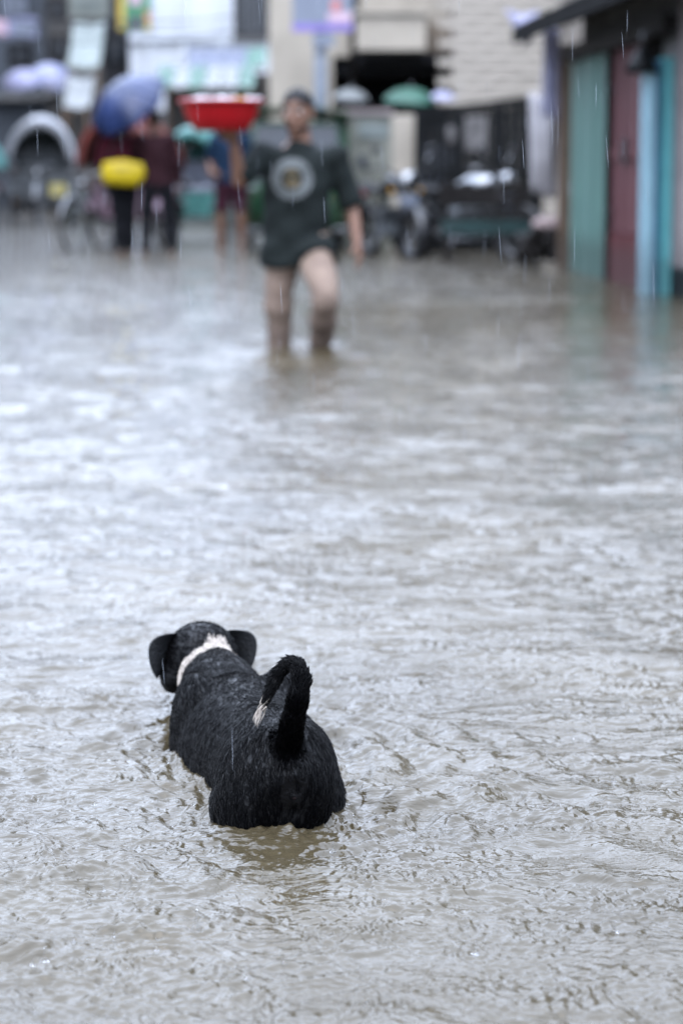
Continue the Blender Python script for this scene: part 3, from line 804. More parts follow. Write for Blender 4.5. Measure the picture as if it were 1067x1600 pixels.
sign('shop_sign', 'lavender shop sign with a pale pink end at far left', -30, 63, 27, 59, 62.0, 'lav_sign', (('pink_panel', -28, 17, 30, 57, 'pink_sign'), ('pale_panel', 26, 60, 36, 54, 'sign_white')))
sign('signboard', 'pale green signboard high on the brown building', 113, 175, -20, 28, 60.0, 'pale_green_sign', (('print_line', 120, 166, 2, 7, 'olive_tin'), ('print_line', 124, 160, 12, 16, 'olive_tin')))
sign('hanging_sign', 'tall multicoloured sign with yellow edges beside the white building', 189, 239, -20, 48, 56.0, 'sign_green',
     (('yellow_edge', 189, 199, -20, 47, 'sign_yellow'), ('orange_panel', 230, 239, 18, 32, 'sign_orange'), ('yellow_edge', 231, 239, 33, 47, 'sign_yellow'), ('pink_panel', 206, 226, -18, 8, 'pink_sign'), ('grey_panel', 205, 228, 26, 46, 'grey_panel')))

# --- awnings over the stalls
def awning(name, label, x0, x1, yt, yb, Y, out, m, cols=None):
    o = Vector((X((x0 + x1) / 2, Y), Y, 0))
    t = thing(name, label, 'awning', o)
    xa, xb = X(x0, Y), X(x1, Y); zt, zb = Zh(yt, Y), Zh(yb, Y)
    k = len(cols) if cols else 1
    for c in range(k):
        g = []
        for i in range(7):
            f = i / 6
            g.append([(xa + (xb - xa) * (c + j / 6) / k, Y - out * f, zt + (zb - zt) * f - 0.09 * math.sin(PI * f) + 0.03 * math.sin(j * 1.3 + c)) for j in range(7)])
        MB().sheet(g, 0.012, (0, 0, 1)).build('canvas', M[(cols or [m])[c]], t, o, True)
    for xx in (xa + .05, xb - .05):
        MB().tube([(xx, Y - out + .03, -0.06), (xx, Y - out + .03, zb - .01)], 0.025, 8).build('pole', M['post_wood'], t, o, True)
    MB().bar((xa, Y - out + .03, zb - .035), (xb, Y - out + .03, zb - .035), 0.04).build('front_bar', M['post_wood'], t, o)
awning('stall_awning', 'slate blue stall awning with green edge below the white building', 296, 418, 76, 108, 50.0, 1.2, 'awning_slate', ['awning_slate', 'awning_slate', 'awning_slate', 'awning_green'])
awning('stall_awning', 'white and green patched stall awning behind the red basin', 252, 400, 104, 142, 44.0, 1.4, 'awning_green', ['awning_green', 'tarp_white', 'awning_green', 'tarp_white', 'tarp_white', 'awning_green'])
awning('tin_awning', 'grey green sloping tin awning beside the narrow dark building', 118, 168, 38, 112, 57.0, 1.6, 'olive_tin')
awning('stall_awning', 'pale tarpaulin stall roof left of the dark red rickshaw hood', 106, 150, 122, 172, 48.0, 1.0, 'tarp_white')
# stall fronts under the awnings
def stall(label, x0, x1, yt, Y, m, boxes):
    o = Vector((X((x0 + x1) / 2, Y), Y, 0))
    t = thing('market_stall', label, 'stall', o)
    xa, xb = X(x0, Y), X(x1, Y); zt = Zh(yt, Y)
    MB().box(xa, xb, Y + .8, Y + .9, -0.06, zt).build('back_board', M[m], t, o)
    MB().box(xa, xb, Y, Y + .75, 0.62, 0.70).build('counter', M['post_wood'], t, o)
    MB().box(xa, xb, Y + .03, Y + .06, -0.06, 0.615).build('front_board', M['olive_tin'], t, o)
    for xx in (xa + .04, xb - .04):
        MB().box(xx - .035, xx + .035, Y + .76, Y + .795, -0.06, zt).build('post', M['post_wood'], t, o)
    return t
stall('market stall with pale back board behind the red basin', 255, 425, 112, 43.2, 'brown_wall', 0)
stall('grey market stall between the two rickshaws on the left', 98, 150, 140, 47.4, 'brown_wall', 0)

# --- overhead wires
for i, (ya, yb, xa, xb, Yw, lab) in enumerate(((6, 14, -60, 460, 52, 'highest black cable sagging across the top left'), (20, 26, -60, 560, 46, 'long cable running from the left to the signboard'), (45, 38, -60, 430, 50, 'lowest black cable crossing the lavender sign'))):
    a, b = at(xa, ya, Yw), at(xb, yb, Yw + 4)
    pts = [a.lerp(b, k / 16) - Vector((0, 0, 0.35 * math.sin(PI * k / 16))) for k in range(17)]
    tag(MB().tube([p for p in pts], 0.018, 6).build('overhead_cable', M['wire'], None, a, True), lab, 'cable')

# ------------------------------------------------------------------ vehicles and street things
def wheel(parent, c, R, r, spokes=12, name='wheel', axis='X', hubw=0.05):
    w_ = MB().torus(c, R - r, r, axis, 30, 8).build(name, M['rubber'], parent, None, True)
    MB().torus(c, R - r * 2.1, r * 0.45, axis, 30, 6).build('rim', M['steel'], w_, None, True)
    mb = MB(); c = Vector(c)
    ax = Vector((1, 0, 0)) if axis == 'X' else Vector((0, 1, 0))
    p1 = Vector((0, 1, 0)) if axis == 'X' else Vector((1, 0, 0)); p2 = Vector((0, 0, 1))
    for k in range(spokes):
        a = 2 * PI * k / spokes
        d = p1 * math.cos(a) + p2 * math.sin(a)
        mb.tube([c + ax * hubw * (0.4 if k % 2 else -0.4) + d * 0.03, c + d * (R - r * 2.1)], 0.004, 4)
    mb.build('spokes', M['steel'], w_, None, True)
    MB().tube([c - ax * hubw, c + ax * hubw], 0.03, 12).build('hub', M['steel'], w_, None, True)
    return w_

def make_rickshaw(label, hood, panel, seat, loc, rz, patch=True):
    """cycle rickshaw in its own axes: front towards -Y, three wheels"""
    t = thing('cycle_rickshaw', label, 'rickshaw', loc, rz, 'cycle rickshaws standing in the flooded street')
    wheel(t, (-0.47, 0.55, 0.34), 0.34, 0.026, 16, 'rear_wheel')
    wheel(t, (0.47, 0.55, 0.34), 0.34, 0.026, 16, 'rear_wheel')
    wheel(t, (0, -0.98, 0.34), 0.34, 0.024, 16, 'front_wheel')
    fr = MB()
    fr.tube([(-0.44, 0.55, 0.34), (0.44, 0.55, 0.34)], 0.018)
    fr.tube([(0, -0.72, 0.82), (0, -0.35, 0.42), (0, 0.2, 0.42)], 0.02).tube([(0, -0.70, 0.74), (0, -0.1, 0.80)], 0.018)
    fr.tube([(0, -0.35, 0.42), (0, -0.12, 0.86)], 0.018)
    for sx in (-0.33, 0.33):
        fr.tube([(sx, -0.06, 0.42), (sx, 0.85, 0.42)], 0.02).tube([(sx, 0.55, 0.34), (sx, 0.55, 0.62)], 0.018).tube([(sx, 0.1, 0.42), (sx, 0.1, 0.62)], 0.018)
    fr.tube([(-0.33, -0.04, 0.42), (0.33, -0.04, 0.42)], 0.02)
    fr.build('frame', M['black_paint'], t, None, True)
    fk = MB().tube([(0, -0.98, 0.34), (0, -0.70, 0.92)], 0.02)
    for sx in (-0.05, 0.05): fk.tube([(sx, -0.98, 0.34), (sx, -0.85, 0.70)], 0.012)
    fk.build('fork', M['steel'], t, None, True)
    hb = MB().tube([(-0.27, -0.50, 0.98), (-0.20, -0.62, 1.0), (0, -0.69, 0.95), (0.20, -0.62, 1.0), (0.27, -0.50, 0.98)], 0.013, 8).build('handlebar', M['steel'], t, None, True)
    for sx in (-1, 1): MB().tube([(sx * .27, -.50, .98), (sx * .28, -.40, .965)], 0.018).build('grip', M['rubber'], hb, None, True)
    MB().ball((0, -0.79, 0.86), 0.05, 0.04, 0.05).build('headlight', M['chrome'], t, None, True)
    g = [[(0.035 * (j - 1), -0.98 - 0.385 * math.cos(a), 0.34 + 0.385 * math.sin(a)) for j in range(3)] for a in [0.3 + 2.2 * i / 12 for i in range(13)]]
    MB().sheet(g, 0.004, (0, 0, 1)).build('mudguard', M['steel'], t, None, True)
    MB().loft([((0, -0.27, 0.90), 0.03, 0.03), ((0, -0.18, 0.91), 0.06, 0.035), ((0, -0.02, 0.91), 0.10, 0.04)], 12, (1, 0, 0)).build('saddle', M['rubber'], t, None, True)
    MB().box(-0.46, 0.46, -0.02, 0.30, 0.40, 0.43).build('footboard', M['orange_wood'], t, None, bevel=0.01)
    MB().box(-0.50, 0.50, 0.30, 0.34, 0.42, 0.80).build('front_panel', M[panel], t, None, bevel=0.01)
    if patch: MB().box(0.14, 0.40, 0.285, 0.297, 0.50, 0.70).build('painted_plate', M['pale_yellow'], t, None)
    sb = MB().box(-0.48, 0.48, 0.34, 0.84, 0.62, 0.80).build('seat_box', M[panel], t, None, bevel=0.02)
    MB().box(-0.46, 0.46, 0.30, 0.82, 0.803, 0.90).build('seat_cushion', M[seat], t, None, bevel=0.04)
    MB().box(-0.46, 0.46, 0.80, 0.88, 0.90, 1.28).build('backrest', M[seat], t, None, bevel=0.035)
    for sx in (-1, 1):
        MB().tube([(sx * .50, .32, .80), (sx * .52, .34, 1.02), (sx * .52, .70, 1.08), (sx * .50, .86, 1.0)], 0.016).build('armrest', M['chrome'], t, None, True)
        g = [[(sx * 0.475 + 0.06 * (j - 1), 0.55 - 0.40 * math.cos(a), 0.34 + 0.40 * math.sin(a)) for j in range(3)] for a in [0.5 + 2.1 * i / 10 for i in range(11)]]
        MB().sheet(g, 0.004, (0, 0, 1)).build('wheel_guard', M[panel], t, None, True)
    # folding hood on three ribs
    g = []
    ribs = [(0.02, 0.62), (0.25, 0.70), (0.50, 0.70), (0.75, 0.64), (0.90, 0.42)]
    for i in range(13):
        f = i / 12
        y = 0.02 + 0.90 * f
        hgt = 0.62 + 0.10 * math.sin(PI * f) - 0.10 * f ** 3 - 0.025 * abs(math.sin(PI * f * 4))
        g.append([(-0.54 * math.cos(PI * j / 20), y, 1.08 + hgt * math.sin(PI * j / 20)) for j in range(21)])
    hd = MB().sheet(g, 0.012, (0, 0, 1)).build('hood', M[hood], t, None, True)
    MB().sheet([[(-r * math.cos(PI * j / 20), -0.005, 1.07 + (r + .085) * math.sin(PI * j / 20)) for j in range(21)] for r in (.44, .48, .52, .545)], 0.008, (0, 1, 0)).build('hood_valance', M[hood], t, None, True)
    for f in (0.0, 0.5, 1.0):
        y = 0.02 + 0.90 * f; hgt = 0.60 + 0.10 * math.sin(PI * f) - 0.10 * f ** 3
        MB().tube([(-0.53 * math.cos(PI * j / 14), y, 1.06 + hgt * math.sin(PI * j / 14)) for j in range(15)], 0.014, 6).build('hood_rib', M['steel'], t, None, True)
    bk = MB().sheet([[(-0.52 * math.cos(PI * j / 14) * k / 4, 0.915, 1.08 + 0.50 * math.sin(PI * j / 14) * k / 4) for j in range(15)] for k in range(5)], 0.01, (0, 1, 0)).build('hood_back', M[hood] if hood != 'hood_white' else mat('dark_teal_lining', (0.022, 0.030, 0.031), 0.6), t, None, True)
    return t

r1 = make_rickshaw('cycle rickshaw with a white arched hood and pale yellow plate at far left', 'hood_white', 'grey_panel', 'grey_panel', (X(63, 45), 45.0, -0.06), 0.06)
r1.scale = (1.15,) * 3
dup(r1, (X(-52, 44), 43.4, -0.06), -0.2, 'cycle rickshaw with a dull teal hood cut by the left picture edge', 1.0, {'hood': M['hood_green'], 'front_panel': M['door_red'], 'seat_box': M['door_red'], 'hood_back': M['hood_green'], 'hood_valance': M['hood_green']})
r2 = make_rickshaw('cycle rickshaw with a dark red hood behind the blue umbrella', 'hood_red', 'pink_vinyl', 'pink_vinyl', (X(176, 30.5), 30.6, -0.06), -0.42, False)
dup(r2, (X(300, 34), 33.4, -0.06), -0.25, 'cycle rickshaw with teal panels standing behind the bare legged person', 0.92, {'hood': M['hood_green'], 'front_panel': M['hood_green'], 'seat_box': M['hood_green'], 'seat_cushion': M['pale_cloth'], 'backrest': M['pale_cloth'], 'hood_back': M['hood_green'], 'hood_valance': M['hood_green']})

# --- green auto-rickshaw behind the man in the dark shirt, facing us
def make_auto(loc, rz):
    t = thing('auto_rickshaw', 'green three wheeled auto rickshaw behind the man in the dark shirt', 'auto rickshaw', loc, rz)
    def sec(y, w0, w1, z0, z1, n=5):
        return (y, w0, w1, z0, z1)
    # lower body: front apron narrow, widening to the cabin
    secs = [(-1.28, .16, .40, .72), (-1.22, .26, .30, .80), (-1.05, .40, .26, .86), (-0.80, .56, .24, .90), (-0.55, .64, .24, .72), (-0.1, .65, .24, .40), (0.35, .65, .24, .42), (0.55, .65, .24, .95), (1.1, .64, .26, .98), (1.28, .58, .34, .92)]
    mb = MB(); n = 16
    pts = []
    for (y, hw, z0, z1) in secs:
        o_ = len(mb.v)
        for j in range(n):
            a = 2 * PI * j / n
            ca, sa = math.cos(a), math.sin(a)
            mb.v.append(Vector((hw * math.copysign(abs(ca) ** 0.45, ca), y, (z0 + z1) / 2 + (z1 - z0) / 2 * math.copysign(abs(sa) ** 0.45, sa))))
    for i in range(len(secs) - 1):
        for j in range(n):
            j2 = (j + 1) % n
            mb.f.append((i * n + j, i * n + j2, (i + 1) * n + j2, (i + 1) * n + j))
    mb.f.append(tuple(reversed(range(n)))); mb.f.append(tuple((len(secs) - 1) * n + j for j in range(n)))
    mb.build('body', M['green_paint'], t, None, True)
    # windscreen and its frame
    wf = MB()
    for a, b in (((-.56, -.82, .88), (-.50, -.62, 1.58)), ((.56, -.82, .88), (.50, -.62, 1.58)), ((-.50, -.62, 1.58), (.50, -.62, 1.58)), ((-.56, -.82, .88), (.56, -.82, .88))):
        wf.bar(a, b, 0.05)
    w_ = wf.build('windscreen_frame', M['green_paint'], t)
    MB().quadbox([(-.53, -.815, .90), (.53, -.815, .90), (.53, -.800, .90), (-.53, -.800, .90), (-.475, -.63, 1.555), (.475, -.63, 1.555), (.475, -.615, 1.555), (-.475, -.615, 1.555)]).build('windscreen', M['dark_glass'], w_)
    MB().tube([(-.05, -.84, .92), (.18, -.76, 1.2)], 0.008).build('wiper', M['rubber'], w_)
    # canopy
    g = []
    for i in range(11):
        f = i / 10; y = -0.74 + 2.0 * f
        g.append([(-0.62 * math.cos(PI * j / 16) if abs(math.cos(PI * j / 16)) < .8 else -0.62 * math.copysign(1, math.cos(PI * j / 16)) * 1.0, y, 1.52 + 0.24 * math.sin(PI * j / 16) ** 0.6 - 0.04 * f) for j in range(17)])
    MB().sheet(g, 0.015, (0, 0, 1)).build('canopy', M['bright_green'], t, None, True)
    MB().sheet([[(x, 1.25, z) for x in (-.6, -.2, .2, .6)] for z in (.95, 1.2, 1.55)], 0.012, (0, 1, 0)).build('back_panel', M['green_paint'], t)
    for sx in (-1, 1):
        for (y0, y1) in ((-.60, -.62), (.50, .50), (1.2, 1.2)):
            MB().bar((sx * .60, y0, .75), (sx * .60, y1, 1.54), 0.04).build('door_pillar', M['green_paint'], t)
        md = MB()
        for k in range(7): md.bar((sx * .625, -.5 + k * .16, .62), (sx * .625, -.5 + k * .16, 1.15), 0.012)
        for zz in (.62, .88, 1.15): md.bar((sx * .625, -.55, zz), (sx * .625, .5, zz), 0.018)
        md.build('side_grille', M['green_paint'], t)
        MB().tube([(sx * .55, -.80, 1.05), (sx * .74, -.88, 1.12)], 0.009).build('mirror_arm', M['black_paint'], t)
        MB().box(sx * .78 - .05, sx * .78 + .05, -.90, -.87, 1.06, 1.20).build('mirror', M['dark_glass'], t, None, bevel=0.01)
        MB().ball((sx * .34, -1.08, .70), .045, .03, .045).build('indicator', M['amber'], t, None, True)
    MB().box(-.56, .56, .55, 1.0, .80, .90).build('passenger_seat', M['rubber'], t, None, bevel=0.03)
    MB().box(-.56, .56, 1.0, 1.1, .90, 1.35).build('seat_back', M['rubber'], t, None, bevel=0.03)
    MB().box(-.22, .22, -.15, .2, .58, .68).build('driver_seat', M['rubber'], t, None, bevel=0.03)
    MB().lathe([(.02, -.10), (.09, -.09), (.10, -.03), (.06, .05), (.02, .06)], (0, -1.27, .62), 18, 'Y').build('headlight', M['chrome'], t, None, True)
    MB().tube([(-.3, -.62, .98), (0, -.66, .94), (.3, -.62, .98)], .014).build('handlebar', M['black_paint'], t, None, True)
    wheel(t, (0, -1.12, .22), .22, .045, 8, 'front_wheel')
    wheel(t, (-.55, .85, .22), .22, .05, 8, 'rear_wheel'); wheel(t, (.55, .85, .22), .22, .05, 8, 'rear_wheel')
    MB().sheet([[(0.09 * (j - 1), -1.12 - .27 * math.cos(a), .22 + .27 * math.sin(a)) for j in range(3)] for a in [0.2 + 2.6 * i / 10 for i in range(11)]], .006, (0, 0, 1)).build('mudguard', M['green_paint'], t, None, True)
    MB().box(-.62, .62, -.95, -.90, .30, .36).build('bumper', M['steel'], t, None, bevel=.01)
    return t
make_auto((X(462, 29.5), 29.8, -0.06), 0.03)

# --- motorcycles
def make_bike(label, loc, rz, plate=True):
    """motorcycle in its own axes, front towards -Y"""
    t = thing('motorcycle', label, 'motorcycle', loc, rz, 'motorcycles parked by the black gate')
    wheel(t, (0, -.66, .30), .30, .05, 14, 'front_wheel'); wheel(t, (0, .66, .30), .30, .055, 14, 'rear_wheel')
    fk = MB()
    for sx in (-.085, .085): fk.tube([(sx, -.66, .30), (sx, -.42, .92)], .022)
    fk.build('fork', M['black_paint'], t, None, True)
    MB().sheet([[(0.06 * (j - 1), -.66 - .345 * math.cos(a), .30 + .345 * math.sin(a)) for j in range(3)] for a in [0.1 + 2.3 * i / 10 for i in range(11)]], .005, (0, 0, 1)).build('mudguard', M['black_paint'], t, None, True)
    MB().sheet([[(0.08 * (j - 1), .66 - .36 * math.cos(a), .30 + .36 * math.sin(a)) for j in range(3)] for a in [0.7 + 2.1 * i / 10 for i in range(11)]], .006, (0, 0, 1)).build('tail_guard', M['black_paint'], t, None, True)
    fr = MB().tube([(0, -.43, .88), (0, -.30, .45), (0, .05, .32), (0, .30, .36), (0, .35, .72), (0, -.40, .82)], .022)
    for sx in (-.1, .1): fr.tube([(sx, .66, .30), (sx, .20, .36)], .02).tube([(sx * 1.2, .62, .36), (sx * 1.1, .42, .70)], .024)
    fr.build('frame', M['black_paint'], t, None, True)
    MB().loft([((0, -.40, .84), .06, .06), ((0, -.30, .87), .14, .11), ((0, -.08, .87), .15, .11), ((0, .08, .82), .10, .07), ((0, .12, .80), .05, .04)], 16, (1, 0, 0)).build('fuel_tank', M['black_paint'], t, None, True)
    MB().loft([((0, .06, .80), .09, .04), ((0, .2, .79), .13, .05), ((0, .5, .80), .14, .055), ((0, .80, .86), .10, .04)], 14, (1, 0, 0)).build('seat', M['rubber'], t, None, True)
    MB().box(-.13, .13, -.22, .16, .30, .62).build('engine', M['grey_panel'], t, None, bevel=.04)
    for k in range(5): MB().box(-.15, .15, -.24, .0, .46 + k * .035, .472 + k * .035).build('cooling_fin', M['steel'], t)
    MB().tube([(.10, -.22, .5), (.14, -.2, .28), (.16, .1, .24), (.18, .75, .33)], [.02, .02, .03, .045], 10).build('exhaust', M['steel'], t, None, True)
    hb = MB().tube([(-.37, -.28, 1.04), (-.26, -.36, 1.05), (-.10, -.42, .97), (.10, -.42, .97), (.26, -.36, 1.05), (.37, -.28, 1.04)], .014).build('handlebar', M['black_paint'], t, None, True)
    for sx in (-1, 1):
        MB().tube([(sx * .37, -.28, 1.04), (sx * .42, -.22, 1.03)], .02).build('grip', M['rubber'], hb, None, True)
        MB().tube([(sx * .24, -.37, 1.06), (sx * .30, -.40, 1.20)], .008).build('mirror_stem', M['chrome'], hb, None, True)
        MB().ball((sx * .33, -.40, 1.25), .065, .018, .045).build('mirror', M['black_paint'], hb, None, True)
        MB().ball((sx * .17, -.44, .80), .03, .025, .025).build('indicator', M['amber'], t, None, True)
    MB().lathe([(.02, -.10), (.10, -.085), (.115, -.05), (.10, .03), (.03, .08)], (0, -.50, .90), 20, 'Y').build('headlight', M['chrome'], t, None, True)
    if plate: MB().box(-.10, .10, -.545, -.535, .60, .76).build('number_plate', M['sign_white'], t)
    MB().ball((0, .84, .76), .07, .03, .04).build('tail_light', M['red_plastic'], t, None, True)
    MB().tube([(-.12, .05, .34), (-.26, .12, .0)], .014).build('kick_stand', M['steel'], t, None, True)
    return t
bike = make_bike('black motorcycle with chrome headlight facing us right of the green auto rickshaw', (X(613, 26.6), 27.1, -0.06), 0.35)
dup(bike, (X(728, 26.8), 26.9, -0.06), 1.0, 'black motorcycle with chrome handlebars standing behind the teal bench', None, {'handlebar': M['chrome'], 'fuel_tank': M['chrome']})

# --- teal bench with dark planks in front of the gate
Y = 25.2
bx0, bx1 = X(688, Y), X(832, Y)
o = Vector(((bx0 + bx1) / 2, Y, -0.06))
t = thing('bench', 'low dark wooden bench with a faded teal front rail by the gate', 'bench', o)
for k in range(4):
    MB().box(bx0, bx1, Y + k * .115, Y + k * .115 + .105, .46 + rnd.uniform(0, .006), .50).build('seat_board', M['dark_wood'], t, o)
MB().box(bx0 + .02, bx1 - .02, Y - .035, Y - .003, .31, .45).build('front_rail', M['teal_wood'], t, o)
for a, b in ((bx0 + .05, Y + .02), (bx1 - .10, Y + .02), (bx0 + .05, Y + .40), (bx1 - .10, Y + .40)):
    MB().box(a, a + .06, b, b + .06, -.06, .458).build('leg', M['dark_wood'], t, o)
# backrest of the bench
for k in range(2):
    MB().box(bx0, bx1 - .02, Y + .475, Y + .50, .60 + k * .11, .69 + k * .11).build('back_board', M['dark_wood'], t, o)
for a in (bx0 + .06, bx1 - .12):
    MB().box(a, a + .05, Y + .505, Y + .55, -.06, .84).build('back_post', M['dark_wood'], t, o)

# --- heap by the post: sacks and split logs
Y = 24.4
for i, (px, py, r, lab) in enumerate(((858, 352, .15, 'pinkish sack on top of the log heap by the brown post'), )):
    p = at(px, py, Y)
    mb = MB().ball(p, r * 1.2, r * .9, r * .62, None, 18, 12)
    for q in mb.v: q += Vector((rnd.uniform(-.008, .008), rnd.uniform(-.008, .008), rnd.uniform(-.008, .008)))
    mb.loft([(p + Vector((r * .9, 0, r * .2)), .06, .05), (p + Vector((r * 1.3, 0, r * .45)), .03, .03), (p + Vector((r * 1.55, 0, r * .6)), .06, .05)], 10)
    tag(mb.build('sack', M['sack'], None, p - Vector((0, 0, r * .62)), True), lab, 'sack')
pxs = [(812, 392, .085), (836, 394, .09), (861, 396, .085), (824, 376, .08), (849, 377, .085), (872, 379, .08), (842, 362, .07), (865, 364, .065)]
LOGS = ['wet dark log at the left end of the bottom row of the heap', 'wet dark log in the middle of the bottom row of the heap', 'wet dark log of the bottom row nearest the brown post',
        'dark log at the left end of the middle row of the heap', 'dark log in the middle of the middle row of the heap', 'dark log of the middle row nearest the brown post',
        'thin dark log on top of the heap on its left', 'thin dark log on top of the heap under the sack']
for i, (px, py, r) in enumerate(pxs):
    p = at(px, py, Y + .15)
    a = p + Vector((rnd.uniform(-.05, .05), -.34, rnd.uniform(-.012, .012))); b = p + Vector((rnd.uniform(-.05, .05), .4, rnd.uniform(-.012, .012)))
    mb = MB().loft([(a, r * .92, r * .8), (a.lerp(b, .02), r, r * .88), (a.lerp(b, .5), r * 1.03, r * .9), (a.lerp(b, .98), r * .97, r * .85), (b, r * .9, r * .8)], 10)
    for q in mb.v: q += Vector((rnd.uniform(-.006, .006), 0, rnd.uniform(-.006, .006)))
    tag(mb.build('log', M['dark_wood'], None, p - Vector((0, 0, r)), True), LOGS[i], 'log', 'logs heaped by the brown post')

# --- umbrellas
def make_umbrella(name, label, apex, axis, R, depth, m, handle_len, group=None, panels=8):
    """axis: unit vector from handle to apex"""
    apex = Vector(apex); axis = Vector(axis).normalized()
    base = apex - axis * handle_len
    t = thing(name, label, 'umbrella', base, 0, group)
    q = axis.to_track_quat('Z', 'Y')
    mb = MB(); nr, na = 8, panels * 4
    def surf(f, a, inset=0):
        sag = 1 - 0.10 * f * (1 - abs(math.cos(panels * a / 2)) ) 
        r = R * math.sin(f * 1.15) / math.sin(1.15) * sag
        z = -depth * (1 - math.cos(f * 1.15)) / (1 - math.cos(1.15)) - inset
        return apex + q @ Vector((r * math.cos(a), r * math.sin(a), z))
    g = [[surf(i / nr if i else 0.01, 2 * PI * j / na) for j in range(na + 1)] for i in range(nr + 1)]
    MB().sheet(g, -0.004, axis).build('canopy', M[m], t, base, True)
    for k in range(panels):
        a = 2 * PI * k / panels
        MB().tube([surf(f, a, 0.008) for f in (0.03, 0.25, 0.5, 0.75, 1.0)], 0.004, 5).build('rib', M['steel'], t, base, True)
    MB().tube([base, apex + axis * 0.06], 0.007, 8).build('shaft', M['steel'], t, base, True)
    MB().tube([base - axis * .02, base + axis * .10], 0.016, 10).build('handle', M['rubber'], t, base, True)
    return t

